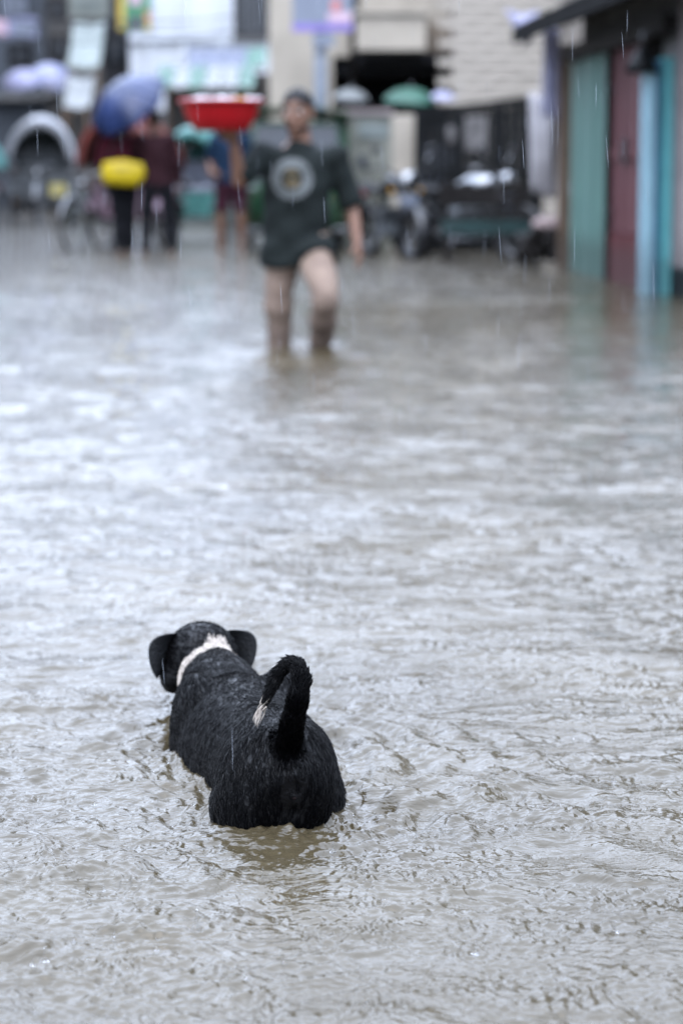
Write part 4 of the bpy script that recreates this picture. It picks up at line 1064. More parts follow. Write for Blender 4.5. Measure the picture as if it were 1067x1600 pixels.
# ------------------------------------------------------------------ people
def make_person(label, loc, J, face, skin, cloth, voxel=0.011, group=None, short_sleeve=0.95, hair=True, pants_end=0.95, shirt_hem=-0.16, emblem=None, fingers=True, pants_mat=None, shirt_mat=None, relaxed=0.35, beard=False):
    """J: joints in metres round loc: hip, chest, neck, head, and (l, r) pairs shoulder, elbow, wrist, hand, hipj, knee, ankle, toe.
    face: unit vector the face points along."""
    t = thing('person', label, 'person', loc, 0, group)
    V = {k: ([Vector(q) for q in v] if isinstance(v, list) else Vector(v)) for k, v in J.items()}
    side = (V['shoulder'][1] - V['shoulder'][0]); side.z = 0; side.normalize()
    f = Vector(face).normalized(); up = (Vector(J.get('head_up', (0, 0, 1))) - f * Vector(J.get('head_up', (0, 0, 1))).dot(f)).normalized(); hs = up.cross(f).normalized()
    HR = Matrix((hs, f, up)).transposed()
    mb = MB()
    hip, chest, neck, head = V['hip'], V['chest'], V['neck'], V['head']
    waist = hip.lerp(chest, 0.45)
    mb.loft([(hip - Vector((0, 0, .12)), .10, .08), (hip - Vector((0, 0, .08)), .155, .11), (hip, .165, .115), (waist, .14, .10), (chest, .165, .115), (chest.lerp(neck, .45), .17, .105), (chest.lerp(neck, .75), .12, .08), (neck, .065, .06)], 18, side)
    mb.capsule(neck - Vector((0, 0, .04)), head - up * .05 - f * .012, .062, .055)
    # head: skull, jaw, nose, brow, ears, lips
    mb.ball(head + up * .03 - f * .012, .076, .095, .095, HR)
    mb.ball(head - up * .045 + f * .022, .058, .066, .072, HR)
    mb.ball(head - up * .095 + f * .062, .028, .026, .022, HR)
    mb.capsule(head + up * .022 + f * .086, head - up * .022 + f * .108, .010, .017)
    mb.ball(head - up * .026 + f * .098, .024, .016, .012, HR)
    mb.ball(head + up * .042 + f * .074, .056, .016, .012, HR)
    mb.ball(head - up * .056 + f * .086, .026, .012, .006, HR); mb.ball(head - up * .068 + f * .084, .023, .012, .007, HR)
    for s in (-1, 1):
        mb.ball(head + hs * s * .078 - up * .004 - f * .012, .010, .020, .032, HR)
        mb.ball(head + hs * s * .046 + f * .066 - up * .012, .020, .016, .018, HR)
    for s in (0, 1):
        sh, el, wr = V['shoulder'][s], V['elbow'][s], V['wrist'][s]
        mb.capsule(chest.lerp(neck, .4), sh, .07, .062)
        mb.capsule(sh, el, .054, .040); mb.capsule(el, wr, .040, .027)
        hd = (V['hand'][s] - wr).normalized()
        pn = Vector(J['palm'][s]); pn = (pn - hd * pn.dot(hd)).normalized(); sd_ = hd.cross(pn).normalized() * (1 if s == 0 else -1)
        R3 = Matrix((sd_, pn, hd)).transposed()
        mb.ball(wr + hd * .05, .042, .019, .056, R3)
        if fingers:
            for k in range(4):
                b = wr + hd * .085 + sd_ * (.033 - .022 * k)
                L_ = (.068, .078, .072, .056)[k]
                c = relaxed + .12 * k * .5
                d1 = (hd * math.cos(c) + pn * math.sin(c) + sd_ * (.12 - .08 * k)).normalized(); d2 = (hd * math.cos(2 * c) + pn * math.sin(2 * c) + sd_ * (.12 - .08 * k)).normalized()
                mb.capsule(b - hd * .015, b + d1 * L_ * .52, .0095, .0085, 8); mb.capsule(b + d1 * L_ * .52, b + d1 * L_ * .52 + d2 * L_ * .48, .0085, .0072, 8)
            b = wr + hd * .03 + sd_ * .034
            d1 = (hd * .62 + sd_ * .62 + pn * .45).normalized()
            mb.capsule(b, b + d1 * .042, .013, .011, 8); mb.capsule(b + d1 * .042, b + d1 * .042 + (d1 + hd * .6).normalized() * .03, .011, .009, 8)
        hj, kn, an, to = V['hipj'][s], V['knee'][s], V['ankle'][s], V['toe'][s]
        mb.capsule(hj, kn, .085, .056); mb.capsule(kn, an, .056, .036)
        mb.ball(kn.lerp(an, .28) - (to - an).normalized() * .018, .048, .048, .10)
        mb.capsule(an - (to - an).normalized() * .04 - Vector((0, 0, .035)), to, .036, .026, 10, None, .8)
    remesh(mb, 'body', voxel, 3, M[skin], t)
    if hair:
        h = MB()
        R_ = HR
        prof = []
        o_ = len(h.v); n, m = 22, 9
        for i in range(m + 1):
            ph = 1.62 * i / m
            for j in range(n):
                a = 2 * PI * j / n
                fr = math.cos(a - PI / 2)                 # +1 front
                lim = 0.98 if fr > 0.3 else 1.0
                php = ph * (0.63 + 0.37 * (0.5 - 0.5 * fr) ** 0.6 * 1.25)
                q = Vector((.0845 * math.sin(php) * math.cos(a), .103 * math.sin(php) * math.sin(a), .105 * math.cos(php)))
                q *= 1 + .022 * math.sin(7 * a + 3 * i) + rnd.uniform(-.012, .022) 
                h.v.append(head + up * .03 - f * .014 + R_ @ q)
        for i in range(m):
            for j in range(n):
                j2 = (j + 1) % n
                h.f.append((o_ + i * n + j, o_ + i * n + j2, o_ + (i + 1) * n + j2, o_ + (i + 1) * n + j))
        h.build('hair', M['hair'], t, None, True)
    if beard:
        h = MB()
        jc = head - up * .045 + f * .022
        g = []
        for i in range(8):
            el = math.radians(-68 + 50 * i / 7)
            row = []
            for q in range(15):
                az = math.radians(-92 + 184 * q / 14)
                e2 = el + (math.radians(14) * (abs(az) / 1.6) ** 2 if i > 4 else 0)
                row.append(jc + hs * .0605 * math.sin(az) * math.cos(e2) + f * (.071 * math.cos(az) * math.cos(e2) - .002) + up * .0745 * math.sin(e2) + HR @ Vector((rnd.uniform(-.001, .001), rnd.uniform(-.001, .001), 0)))
            g.append(row)
        h.sheet(g, .003, -f); h.build('beard', M['hair'], t, None, True)
    for s in (-1, 1):
        e = MB().ball(head + up * .018 + f * .0705 + hs * s * .033, .0120, .0125, .0085, HR, 12, 8).build('eye', M['eye'], t, None, True)
        MB().ball(head + up * .018 + f * .0808 + hs * s * .033, .0055, .0034, .0055, HR, 10, 6).build('pupil', M['hair'], e, None, True)
        MB().capsule(head + up * .047 + f * .086 + hs * s * .014, head + up * .050 + f * .076 + hs * s * .054, .006, .004, 8).build('eyebrow', M['hair'], t, None, True)
    # shirt: torso and sleeves
    sh_ = MB()
    hem = hip + Vector((0, 0, shirt_hem))
    sh_.loft([(hem, .188, .142), (hem + Vector((0, 0, .012)), .196, .150), (hip, .188, .140), (waist, .172, .128), (chest, .188, .138), (chest.lerp(neck, .45), .188, .124), (chest.lerp(neck, .72), .135, .096), (chest.lerp(neck, .9), .085, .078), (neck, .076, .070)], 20, side)
    for s in (0, 1):
        sh, el, wr = V['shoulder'][s], V['elbow'][s], V['wrist'][s]
        sh_.capsule(chest.lerp(neck, .38), sh, .085, .078)
        L_ = (el - sh).length
        if short_sleeve <= 1:
            e = sh.lerp(el, short_sleeve); sh_.loft([(sh, .078), (sh.lerp(e, .5), .070), (e, .066)], 14)
        else:
            e = el.lerp(wr, short_sleeve - 1); sh_.capsule(sh, el, .077, .060); sh_.loft([(el, .06), (el.lerp(e, .9), .047), (e, .045)], 14)
    if shirt_hem < -.1:                        # the hem drapes over the lifted thigh
        for s in (0, 1):
            hj, kn = V['hipj'][s], V['knee'][s]
            sh_.loft([(hj + Vector((0, 0, .06)), .10), (hj, .124), (hj.lerp(kn, .14), .122), (hj.lerp(kn, .30), .118)], 16)
    so = remesh(sh_, 'shirt', max(voxel, .010), 4, shirt_mat or M[cloth[0]], t)
    # folds
    import mathutils
    for v in so.data.vertices:
        n_ = v.normal
        c = v.co
        d = .006 * math.sin(22 * c.z + 9 * c.x + 2 * math.sin(13 * c.x)) + .004 * math.sin(41 * c.z - 23 * c.x + 11 * c.y)
        v.co = c + n_ * d
    # trousers or shorts
    pn_ = MB()
    pn_.loft([(hip - Vector((0, 0, .14)), .13, .105), (hip - Vector((0, 0, .08)), .172, .128), (hip, .178, .128), (hip + Vector((0, 0, .08)), .165, .12)], 18, side)
    for s in (0, 1):
        hj, kn, an = V['hipj'][s], V['knee'][s], V['ankle'][s]
        if pants_end <= 1:
            e = hj.lerp(kn, pants_end); pn_.capsule(hj, hj.lerp(e, .4), .102, .098); pn_.loft([(hj, .102), (e.lerp(hj, .04), .088), (e, .086)], 14)
        else:
            e = kn.lerp(an, pants_end - 1); pn_.capsule(hj, kn, .102, .076); pn_.loft([(kn, .076), (kn.lerp(e, .5), .070), (e, .066)], 14)
    po = remesh(pn_, 'trousers' if pants_end > 1 else 'shorts', max(voxel, .010), 3, pants_mat or M[cloth[1]], t)
    for v in po.data.vertices:
        c = v.co
        v.co = c + v.normal * (.005 * math.sin(26 * c.z + 7 * c.x) + .003 * math.sin(47 * c.z - 19 * c.y))
    return t

def stand(facing=-1, lean=0.0, step=0.08, hands=None):
    """plain standing pose, facing along y*facing; x is picture-right"""
    s = facing
    J = dict(hip=(0, 0, .90), chest=(lean, 0, 1.22), neck=(lean * 1.3, 0, 1.43), head=(lean * 1.5, s * .03, 1.575),
             shoulder=[(-.175 + lean, 0, 1.38), (.175 + lean, 0, 1.38)],
             elbow=[(-.24 + lean, -s * .03, 1.10), (.24 + lean, -s * .03, 1.10)],
             wrist=[(-.25, s * .06, .86), (.25, s * .06, .86)], hand=[(-.25, s * .09, .78), (.25, s * .09, .78)],
             palm=[(1, s * .3, 0), (-1, s * .3, 0)],
             hipj=[(-.09, 0, .86), (.09, 0, .86)], knee=[(-.11, s * .03, .47), (.11, s * (.03 + step), .47)],
             ankle=[(-.12, 0, .07), (.12, s * step * .4, .07)], toe=[(-.14, s * .17, .025), (.14, s * (.17 + step * .4), .025)])
    if hands: J.update(hands)
    return J

# shirt print of the walking man: a ring of fine rays round a tan disc with a dark bar
def emblem_mat(cx, cz):
    m = mat('dark_green_grey_shirt', (0.0072, 0.0098, 0.0095), 0.9, 0.3, 9, 0.35, spec=0.12)
    n = m.node_tree.nodes; L = m.node_tree.links
    b = n['Principled BSDF']
    base = b.inputs['Base Color'].links[0].from_socket
    def mth(op, a, c=None):
        q = n.new('ShaderNodeMath'); q.operation = op
        for i, v in enumerate((a, c)):
            if v is None: continue
            if isinstance(v, (int, float)): q.inputs[i].default_value = v
            else: L.new(v, q.inputs[i])
        return q.outputs[0]
    tc = n.new('ShaderNodeTexCoord'); sx = n.new('ShaderNodeSeparateXYZ'); L.new(tc.outputs['Object'], sx.inputs[0])
    dx, dz = mth('SUBTRACT', sx.outputs[0], cx), mth('SUBTRACT', sx.outputs[2], cz)
    r = mth('SQRT', mth('ADD', mth('MULTIPLY', dx, dx), mth('MULTIPLY', dz, dz)))
    front = mth('LESS_THAN', sx.outputs[1], 0.0)
    def band(a, c): return mth('MULTIPLY', mth('GREATER_THAN', r, a), mth('LESS_THAN', r, c))
    ang = mth('ARCTAN2', dz, dx)
    rays = mth('ADD', mth('MULTIPLY', mth('SINE', mth('MULTIPLY', ang, 56.0)), 0.5), 0.5)
    ring = mth('MULTIPLY', mth('MULTIPLY', band(0.058, 0.110), front), mth('ADD', mth('MULTIPLY', rays, 0.65), 0.35))
    disc = mth('MULTIPLY', mth('MULTIPLY', mth('LESS_THAN', r, 0.047), front), mth('GREATER_THAN', mth('ABSOLUTE', mth('ADD', dz, -0.008)), 0.014))
    def mix(f, a, col):
        q = n.new('ShaderNodeMix'); q.data_type = 'RGBA'; L.new(f, q.inputs['Factor']); L.new(a, q.inputs[6]); q.inputs[7].default_value = (*col, 1); return q.outputs[2]
    c = mix(ring, base, (0.10, 0.107, 0.107)); c = mix(disc, c, (0.075, 0.058, 0.032))
    L.new(c, b.inputs['Base Color'])
    return m

def wet_trouser():
    m = mat('beige_trouser_wet_below', (0.142, 0.103, 0.078), 0.8, 0.18, 12, 0.3, col2=(0.108, 0.076, 0.060))
    n = m.node_tree.nodes; L = m.node_tree.links; b = n['Principled BSDF']
    base = b.inputs['Base Color'].links[0].from_socket
    tc = n.new('ShaderNodeTexCoord'); sx = n.new('ShaderNodeSeparateXYZ'); L.new(tc.outputs['Object'], sx.inputs[0])
    no = n.new('ShaderNodeTexNoise'); no.inputs['Scale'].default_value = 9; L.new(tc.outputs['Object'], no.inputs['Vector'])
    a = n.new('ShaderNodeMath'); a.operation = 'MULTIPLY_ADD'; L.new(no.outputs['Fac'], a.inputs[0]); a.inputs[1].default_value = -0.16; L.new(sx.outputs[2], a.inputs[2])
    mr = n.new('ShaderNodeMapRange'); mr.inputs['From Min'].default_value = 0.36; mr.inputs['From Max'].default_value = 0.60; mr.inputs['To Min'].default_value = 0.66; mr.inputs['To Max'].default_value = 1.0
    L.new(a.outputs[0], mr.inputs['Value'])
    q = n.new('ShaderNodeMix'); q.data_type = 'RGBA'; q.blend_type = 'MULTIPLY'; q.inputs['Factor'].default_value = 1
    L.new(base, q.inputs[6]); L.new(mr.outputs[0], q.inputs[7]); L.new(q.outputs[2], b.inputs['Base Color'])
    return m

# --- walking man. x is picture-right, -y is towards us, z is above the street bed (0.36 below the water)
MY = 13.0
D = 0.36
mx = X(460, MY)
def mp(px, py, dy=0.0):
    p = at(px, py, MY + dy); return (p.x - mx, dy, p.z + D)
J = dict(hip=mp(463, 372, .02), chest=mp(463, 290), neck=mp(470, 222), head=mp(465, 178, -.03),
         shoulder=[mp(411, 243), mp(524, 248, .02)], elbow=[mp(374, 282, -.10), mp(550, 322, .06)],
         wrist=[mp(366, 222, -.20), mp(558, 378, -.02)], hand=[mp(363, 197, -.21), mp(564, 410, -.06)],
         palm=[(-.15, .25, 1), (-1, .25, 0)],
         hipj=[mp(441, 384), mp(489, 384)], knee=[mp(435, 478, .02), mp(509, 466, -.27)],
         ankle=[(mp(440, 535)[0], .10, .08), (mp(493, 535)[0], .16, .15)], toe=[(mp(437, 535)[0], -.08, .03), (mp(495, 535)[0], .02, .04)])
# the raised hand opens upward under the basin
J['hand'][0] = (J['wrist'][0][0] - .02, J['wrist'][0][1] - .09, J['wrist'][0][2] + .045)
ex, ez = mp(457, 279)[0], mp(457, 279)[2]
man = make_person('person in a dark shirt with ring print wading and carrying a red basin', (mx, MY, -D), J, (-.30, -1, -.12), 'skin', (None, None), 0.0075, None, 0.98, True, 1.62, -0.155,
                  shirt_mat=emblem_mat(ex, ez), pants_mat=wet_trouser(), relaxed=.25, beard=True)

# red basin held on the raised hand
hp = Vector((mx, MY, -D)) + Vector(J['wrist'][0]) + Vector((-.02, -.05, .055))
bz = hp.z
bo = Vector((X(350, MY), MY - .24, bz))
t = thing('basin', 'bright red plastic basin held up beside the wading person', 'basin', bo)
prof = [(0.0, 0), (.13, 0), (.145, .008), (.17, .05), (.195, .10), (.205, .145), (.222, .150), (.222, .157), (.203, .158), (.196, .148), (.186, .10), (.16, .05), (.135, .014), (0.0, .012)]
MB().lathe(prof, bo, 40).build('bowl', M['red_plastic'], t, bo, True)
MB().torus(bo + Vector((0, 0, .154)), .218, .009, 'Z', 40, 8).build('rim', M['red_plastic'], t, bo, True)
# plastic bags heaped in it
def bag(dx, dy, dz, r, flat, m, label):
    p = bo + Vector((dx, dy, dz))
    mb = MB().ball(p, r, r * .9, r * flat, None, 22, 14)
    for q in mb.v:
        d = (q - p)
        q += d.normalized() * (.012 * math.sin(38 * d.x + 20 * d.y) * math.cos(31 * d.z + 17 * d.x) + rnd.uniform(-.003, .003))
    mb.loft([(p + Vector((r * .5, -.01, r * flat * .6)), .018, .012), (p + Vector((r * .75, -.015, r * flat * .75)), .010, .008), (p + Vector((r * .95, -.02, r * flat * .7)), .026, .010)], 9)
    tag(mb.build('plastic_bag', M[m], None, p - Vector((0, 0, r * flat)), True), label, 'bag')
bag(-.125, 0, .150, .088, .32, 'white_plastic', 'white plastic bag at the left end of the red basin')
bag(-.01, -.01, .152, .092, .30, 'white_plastic', 'white plastic bag in the middle of the red basin')
bag(.125, 0, .146, .085, .34, 'white_plastic', 'white plastic bag at the right end of the red basin')
bag(.075, -.085, .145, .045, .5, 'yellow_print', 'small yellow bag near the rim of the red basin')

# --- person in maroon shirt with the blue umbrella, seen from behind, and a companion in crimson
YB = 28.0
gz = -0.06
ux = X(246, YB)
J2 = stand(1, -.02, .05, dict(elbow=[(-.30, .10, 1.16), (.235, .03, 1.10)], wrist=[(-.20, .26, 1.36), (.25, .05, .85)], hand=[(-.19, .28, 1.44), (.25, .07, .77)], palm=[(1, .2, 0), (-1, .2, 0)],
                              ankle=[(-.15, 0, .07), (.17, .02, .07)], toe=[(-.18, .17, .025), (.19, .19, .025)], knee=[(-.13, .03, .47), (.14, .03, .47)]))
make_person('person in a maroon shirt and black trousers holding the blue umbrella', (ux, YB, gz), J2, (-.2, 1, -.1), 'skin2', ('maroon_cloth', 'dark_trouser'), .012, None, 1.9, True, 1.9, -0.05)
cxp = X(190, YB)
J3 = stand(1, 0, .08, dict(elbow=[(-.25, .06, 1.10), (.22, .06, 1.10)], wrist=[(-.10, .20, .98), (.10, .20, .98)], hand=[(-.04, .22, .96), (.04, .22, .96)], palm=[(0, .3, -1), (0, .3, -1)],
                           ankle=[(-.04, 0, .07), (.07, .1, .07)], toe=[(-.05, .17, .025), (.08, .25, .025)], knee=[(-.05, .03, .47), (.07, .06, .47)]))
make_person('person in a crimson shirt walking under the blue umbrella beside the maroon shirt', (cxp, YB + .15, gz), J3, (.1, 1, -.1), 'skin2', ('crimson_cloth', 'dark_trouser'), .012, None, 1.9, True, 1.9, -0.05)
hand_w = Vector((ux, YB, gz)) + Vector((-.19, .30, 1.42))
ap = at(180, 136, YB + .05)
ax = Vector((-.36, -.30, .80)).normalized()
make_umbrella('umbrella', 'blue umbrella tilted over the two people seen from behind', at(184, 139, YB - .05), (-.48, -.55, .70), .50, .24, 'umbrella_blue', .60)
# yellow bag slung on the companion's back
o = at(192, 294, YB - .07)
t = thing('shoulder_bag', 'bright yellow bag slung behind the person in the crimson shirt', 'bag', o)
yb = MB().loft([(o + Vector((-.235, 0, .17)), .05, .03), (o + Vector((-.21, 0, .17)), .125, .055), (o + Vector((0, 0, .175)), .15, .07), (o + Vector((.20, 0, .15)), .135, .06), (o + Vector((.245, 0, .12)), .06, .03)], 18, (0, 0, 1))
yb.build('bag_body', M['yellow_print'], t, o, True)
MB().tube([o + Vector((-.2, -.005, .26)), o + Vector((-.14, -.02, .42)), o + Vector((.05, .0, .62)), o + Vector((.14, .10, .80))], .012, 6).build('strap', M['rubber'], t, o, True)
MB().tube([o + Vector((-.2, -.05, .23)), o + Vector((0, -.075, .235)), o + Vector((.2, -.055, .21))], .006, 6).build('zip', M['steel'], t, o, True)

# --- person in blue shirt and plum shorts, bare legs, seen behind the red basin
bx = X(361, 28.4)
J4 = stand(-1, 0, .04, dict(elbow=[(-.245, .03, 1.12), (.24, .03, 1.12)], wrist=[(-.22, -.14, .98), (.22, -.14, .98)], hand=[(-.17, -.2, .97), (.17, -.2, .97)], palm=[(1, 0, 0), (-1, 0, 0)],
                           ankle=[(-.13, 0, .07), (.12, .02, .07)], knee=[(-.12, -.03, .47), (.12, -.03, .47)], toe=[(-.15, -.17, .025), (.14, -.15, .025)]))
make_person('person in a blue shirt and plum shorts standing bare legged behind the basin', (bx, 28.4, gz), J4, (.2, -1, 0), 'skin', ('blue_cloth', 'plum_cloth'), .012, None, .9, True, .80, -0.03)

# --- two people far off under pale umbrellas
p5 = make_person('person in pale clothes under the lavender umbrella far left', (X(38, 56), 56.0, gz), stand(-1, 0, .05, dict(elbow=[(-.24, .03, 1.12), (.27, -.08, 1.18)], wrist=[(-.24, -.06, .86), (.17, -.24, 1.36)], hand=[(-.24, -.09, .78), (.16, -.26, 1.44)])), (0, -1, 0), 'skin2', ('pale_cloth', 'dark_trouser'), .016, None, .9, True, 1.9, -0.05, fingers=False)
dup(p5, (X(92, 57), 57.0, gz), 0.2, 'person in pale clothes under the pinkish white umbrella far left')
make_umbrella('umbrella', 'lavender umbrella over the head of the farther left person', (X(38, 56), 55.7, Zh(112, 56)), (-.10, -.42, .9), .47, .26, 'umbrella_lav', .62)
make_umbrella('umbrella', 'pinkish white umbrella tilted right of the lavender umbrella', (X(92, 57), 56.7, Zh(108, 57)), (.28, -.55, .8), .52, .26, 'umbrella_pink', .62)
# green market parasols over the yard wall, with the people who hold them hidden by the wall
for (px, py, Yp, R, m, lab) in ((641, 137, 32.2, .36, 'awning_green', 'green umbrella seen over the cream gate pillar'), (549, 139, 32.6, .25, 'tarp_white', 'small grey white umbrella over the yard wall'), (692, 143, 32.0, .17, 'cloth_lav', 'small pale lavender umbrella beside the green umbrella')):
    pp = dup(p5, (X(px, Yp) - .1, Yp + .28, gz - .05), rnd.uniform(-.4, .4), {'awning_green': 'person behind the cream pillar holding the green umbrella', 'tarp_white': 'person behind the yard wall under the grey white umbrella', 'cloth_lav': 'person behind the black gate under the small lavender umbrella'}[m], .97)
    make_umbrella('umbrella', lab, (X(px, Yp), Yp, Zh(py, Yp)), (.06, -.12, 1), R, R * .52, m, .42)

# ------------------------------------------------------------------ the dog
dog = thing('dog', 'black dog with white neck band wading away with its tail curled', 'dog', (DOG_X, DOG_Y, 0), DOG_RZ)
mb = MB()
SP = [(-.112, .058, .022, .032), (-.100, .062, .048, .056), (-.06, .058, .074, .092), (0, .048, .084, .110), (.07, .044, .082, .104), (.14, .034, .080, .096), (.20, .026, .087, .102), (.28, .016, .100, .114), (.36, .010, .107, .122), (.42, .014, .100, .114), (.47, .026, .078, .094), (.505, .036, .045, .06)]
mb.loft([(Vector((0, f, z)), hw, hh) for f, z, hw, hh in SP], 24, (1, 0, 0))
for s in (-1, 1):
    # haunch, knee, hock, hind paw
    fo = -.016 if s < 0 else .026
    mb.ball((s * .050, .000 + fo, .028), .044, .082, .098); mb.ball((s * .058, .026 + fo, -.012), .041, .075, .085)
    mb.ball((s * .022, -.045, .118), .024, .040, .028)
    mb.capsule((s * .046, -.012 + fo, .03), (s * .062, .05, -.13), .054, .040)
    mb.capsule((s * .060, .05, -.13), (s * .058, -.075, -.23), .036, .022)
    mb.capsule((s * .058, -.075, -.23), (s * .058, -.06, -.33), .021, .018)
    mb.capsule((s * .058, -.06, -.338), (s * .060, .005, -.345), .022, .018)
    # shoulder, upper arm, foreleg, paw
    mb.ball((s * .066, .38, .03), .044, .080, .105); mb.ball((s * .035, .35, .098), .026, .06, .030)
    mb.capsule((s * .060, .42, -.03), (s * .060, .35, -.14), .042, .032)
    mb.capsule((s * .060, .35, -.14), (s * .058, .39, -.32), .026, .018)
    mb.capsule((s * .058, .39, -.335), (s * .058, .44, -.345), .022, .019)
# neck, head
NK = [Vector((0, .40, .045)), Vector((-.006, .50, .070)), Vector((-.014, .60, .076))]
mb.capsule(NK[0], NK[1], .074, .064); mb.capsule(NK[1], NK[2], .064, .058)
HD = Vector((-.020, .665, .098)); hy = math.radians(6)
hf = Vector((-math.sin(hy), math.cos(hy), -.16)).normalized(); hu = (Vector((0, 0, 1)) - hf * hf.z).normalized(); hs = hf.cross(hu).normalized()
HRm = Matrix((hs, hf, hu)).transposed()
mb.ball(HD, .064, .078, .064, HRm)
mb.ball(HD + hf * .03 - hu * .02, .056, .07, .050, HRm)
mb.capsule(HD + hf * .05 - hu * .022, HD + hf * .150 - hu * .036, .042, .026)
mb.capsule(HD + hf * .05 - hu * .045, HD + hf * .135 - hu * .056, .028, .016)
for s in (-1, 1):
    mb.ball(HD + hs * s * .034 + hf * .055 + hu * .016, .018, .022, .014, HRm)
    mb.ball(HD + hs * s * .050 + hf * .01 - hu * .028, .022, .040, .030, HRm)
dW = Matrix.Translation((DOG_X, DOG_Y, 0)) @ Matrix.Rotation(DOG_RZ, 4, 'Z')
dI = dW.inverted()
TL = [dI @ at(px, py, DOG_Y + dy) for px, py, dy in ((446, 1150, -.075), (449, 1180, -.094), (456, 1135, -.118), (465, 1095, -.125), (472, 1062, -.115), (466, 1040, -.10), (450, 1036, -.09), (434, 1052, -.085), (421, 1080, -.085), (411, 1104, -.088), (405, 1120, -.09))]
TR = [.020, .0165, .0135, .0118, .0108, .0098, .0090, .0080, .0066, .0048, .0028]
mb.loft([(p, TR[i]) for i, p in enumerate(TL)], 12)
# vent under the tail, soft rise
mb.ball((.004, -.106, .055), .014, .010, .016)
body = remesh(mb, 'body', 0.0055, 7, M['black_fur'], dog)
# ears: folded triangular flaps with thickness
def ear(s):
    inn = [(.032, .040, .016), (.044, .030, .012), (.053, .014, .010), (.059, -.004, .010), (.067, -.019, .010), (.074, -.026, .008)]
    out = [(.046, .047, -.016), (.078, .046, -.020), (.097, .032, -.016), (.096, .004, -.010), (.088, -.020, -.004), (.078, -.033, .002)]
    g = []
    for a, b in zip(inn, out):
        row = []
        for k in range(6):
            f = k / 5
            q = [a[i] + (b[i] - a[i]) * f for i in range(3)]
            bulge = .006 * math.sin(PI * f)
            row.append(HD + hs * s * (q[0] + bulge * .4) + hu * q[1] + hf * (q[2] - bulge))
        g.append(row)
    return MB().sheet(g, .006, hf)
for s in (-1, 1):
    e = ear(s).build('ear', M['ear_fur'], dog, None, True)
    sb = e.modifiers.new('sub', 'SUBSURF'); sb.levels = 2; sb.render_levels = 2
MB().ball(HD + hf * .172 - hu * .030, .017, .011, .013, HRm).build('nose', M['nose'], dog, None, True)
for s in (-1, 1):
    MB().ball(HD + hs * s * .034 + hf * .064 + hu * .010, .0090, .0095, .0095).build('eye', M['dark_glass'], dog, None, True)
MB().ball((.004, -.1115, .052), .0050, .003, .0036).build('vent', M['pink_skin'], dog, None, True)

def surface_samples(ob, n, zmin, dens=None):
    me = ob.data
    me.calc_loop_triangles()
    V_ = np.empty(len(me.vertices) * 3); me.vertices.foreach_get('co', V_); V_ = V_.reshape(-1, 3)
    N_ = np.empty(len(me.vertices) * 3); me.vertices.foreach_get('normal', N_); N_ = N_.reshape(-1, 3)
    T_ = np.empty(len(me.loop_triangles) * 3, dtype=np.int32); me.loop_triangles.foreach_get('vertices', T_); T_ = T_.reshape(-1, 3)
    a, b, c = V_[T_[:, 0]], V_[T_[:, 1]], V_[T_[:, 2]]
    ar = np.linalg.norm(np.cross(b - a, c - a), axis=1) * ((a[:, 2] + b[:, 2] + c[:, 2]) / 3 > zmin)
    pick = rng.choice(len(ar), n, p=ar / ar.sum())
    u = rng.random((n, 2)); fl = u.sum(1) > 1; u[fl] = 1 - u[fl]
    P = a[pick] + (b - a)[pick] * u[:, :1] + (c - a)[pick] * u[:, 1:]
    Nn = N_[T_[pick, 0]] * (1 - u.sum(1))[:, None] + N_[T_[pick, 1]] * u[:, :1] + N_[T_[pick, 2]] * u[:, 1:]
    Nn /= np.linalg.norm(Nn, axis=1)[:, None] + 1e-9
    return P, Nn

TLn = np.array([tuple(p) for p in TL]); 
HDn, hfn, hun, hsn = (np.array(tuple(q)) for q in (HD, hf, hu, hs))
def tail_near(P):
    best = np.full(len(P), 9.0); tan = np.zeros((len(P), 3)); par = np.zeros(len(P))
    for i in range(len(TLn) - 1):
        d = TLn[i + 1] - TLn[i]; L2 = d @ d
        t_ = np.clip(((P - TLn[i]) @ d) / L2, 0, 1)
        q = np.linalg.norm(P - TLn[i] - t_[:, None] * d, axis=1)
        m_ = q < best
        best[m_] = q[m_]; tan[m_] = d / math.sqrt(L2); par[m_] = (i + t_[m_]) / (len(TLn) - 1)
    return best, tan, par
def white_zone(P):
    """white collar patch on the nape, wide on the left cheek side, narrow to the right"""
    q = P - HDn
    x, y, z = q @ hsn, q @ hfn, q @ hun
    line = -.074 - .30 * np.clip(x, -.1, .1) * 0 + .010 * np.sin(60 * x) - .010 * np.clip((x - .02) / .05, 0, 1)
    wd = np.where(x < .0, .0115 + .15 * np.clip(-x - .012, 0, .06), .0115 - .06 * np.clip(x, 0, .05))
    return (np.abs(y - line) < wd) & (x < .062) & (z > -.10) & (P[:, 1] > .45)
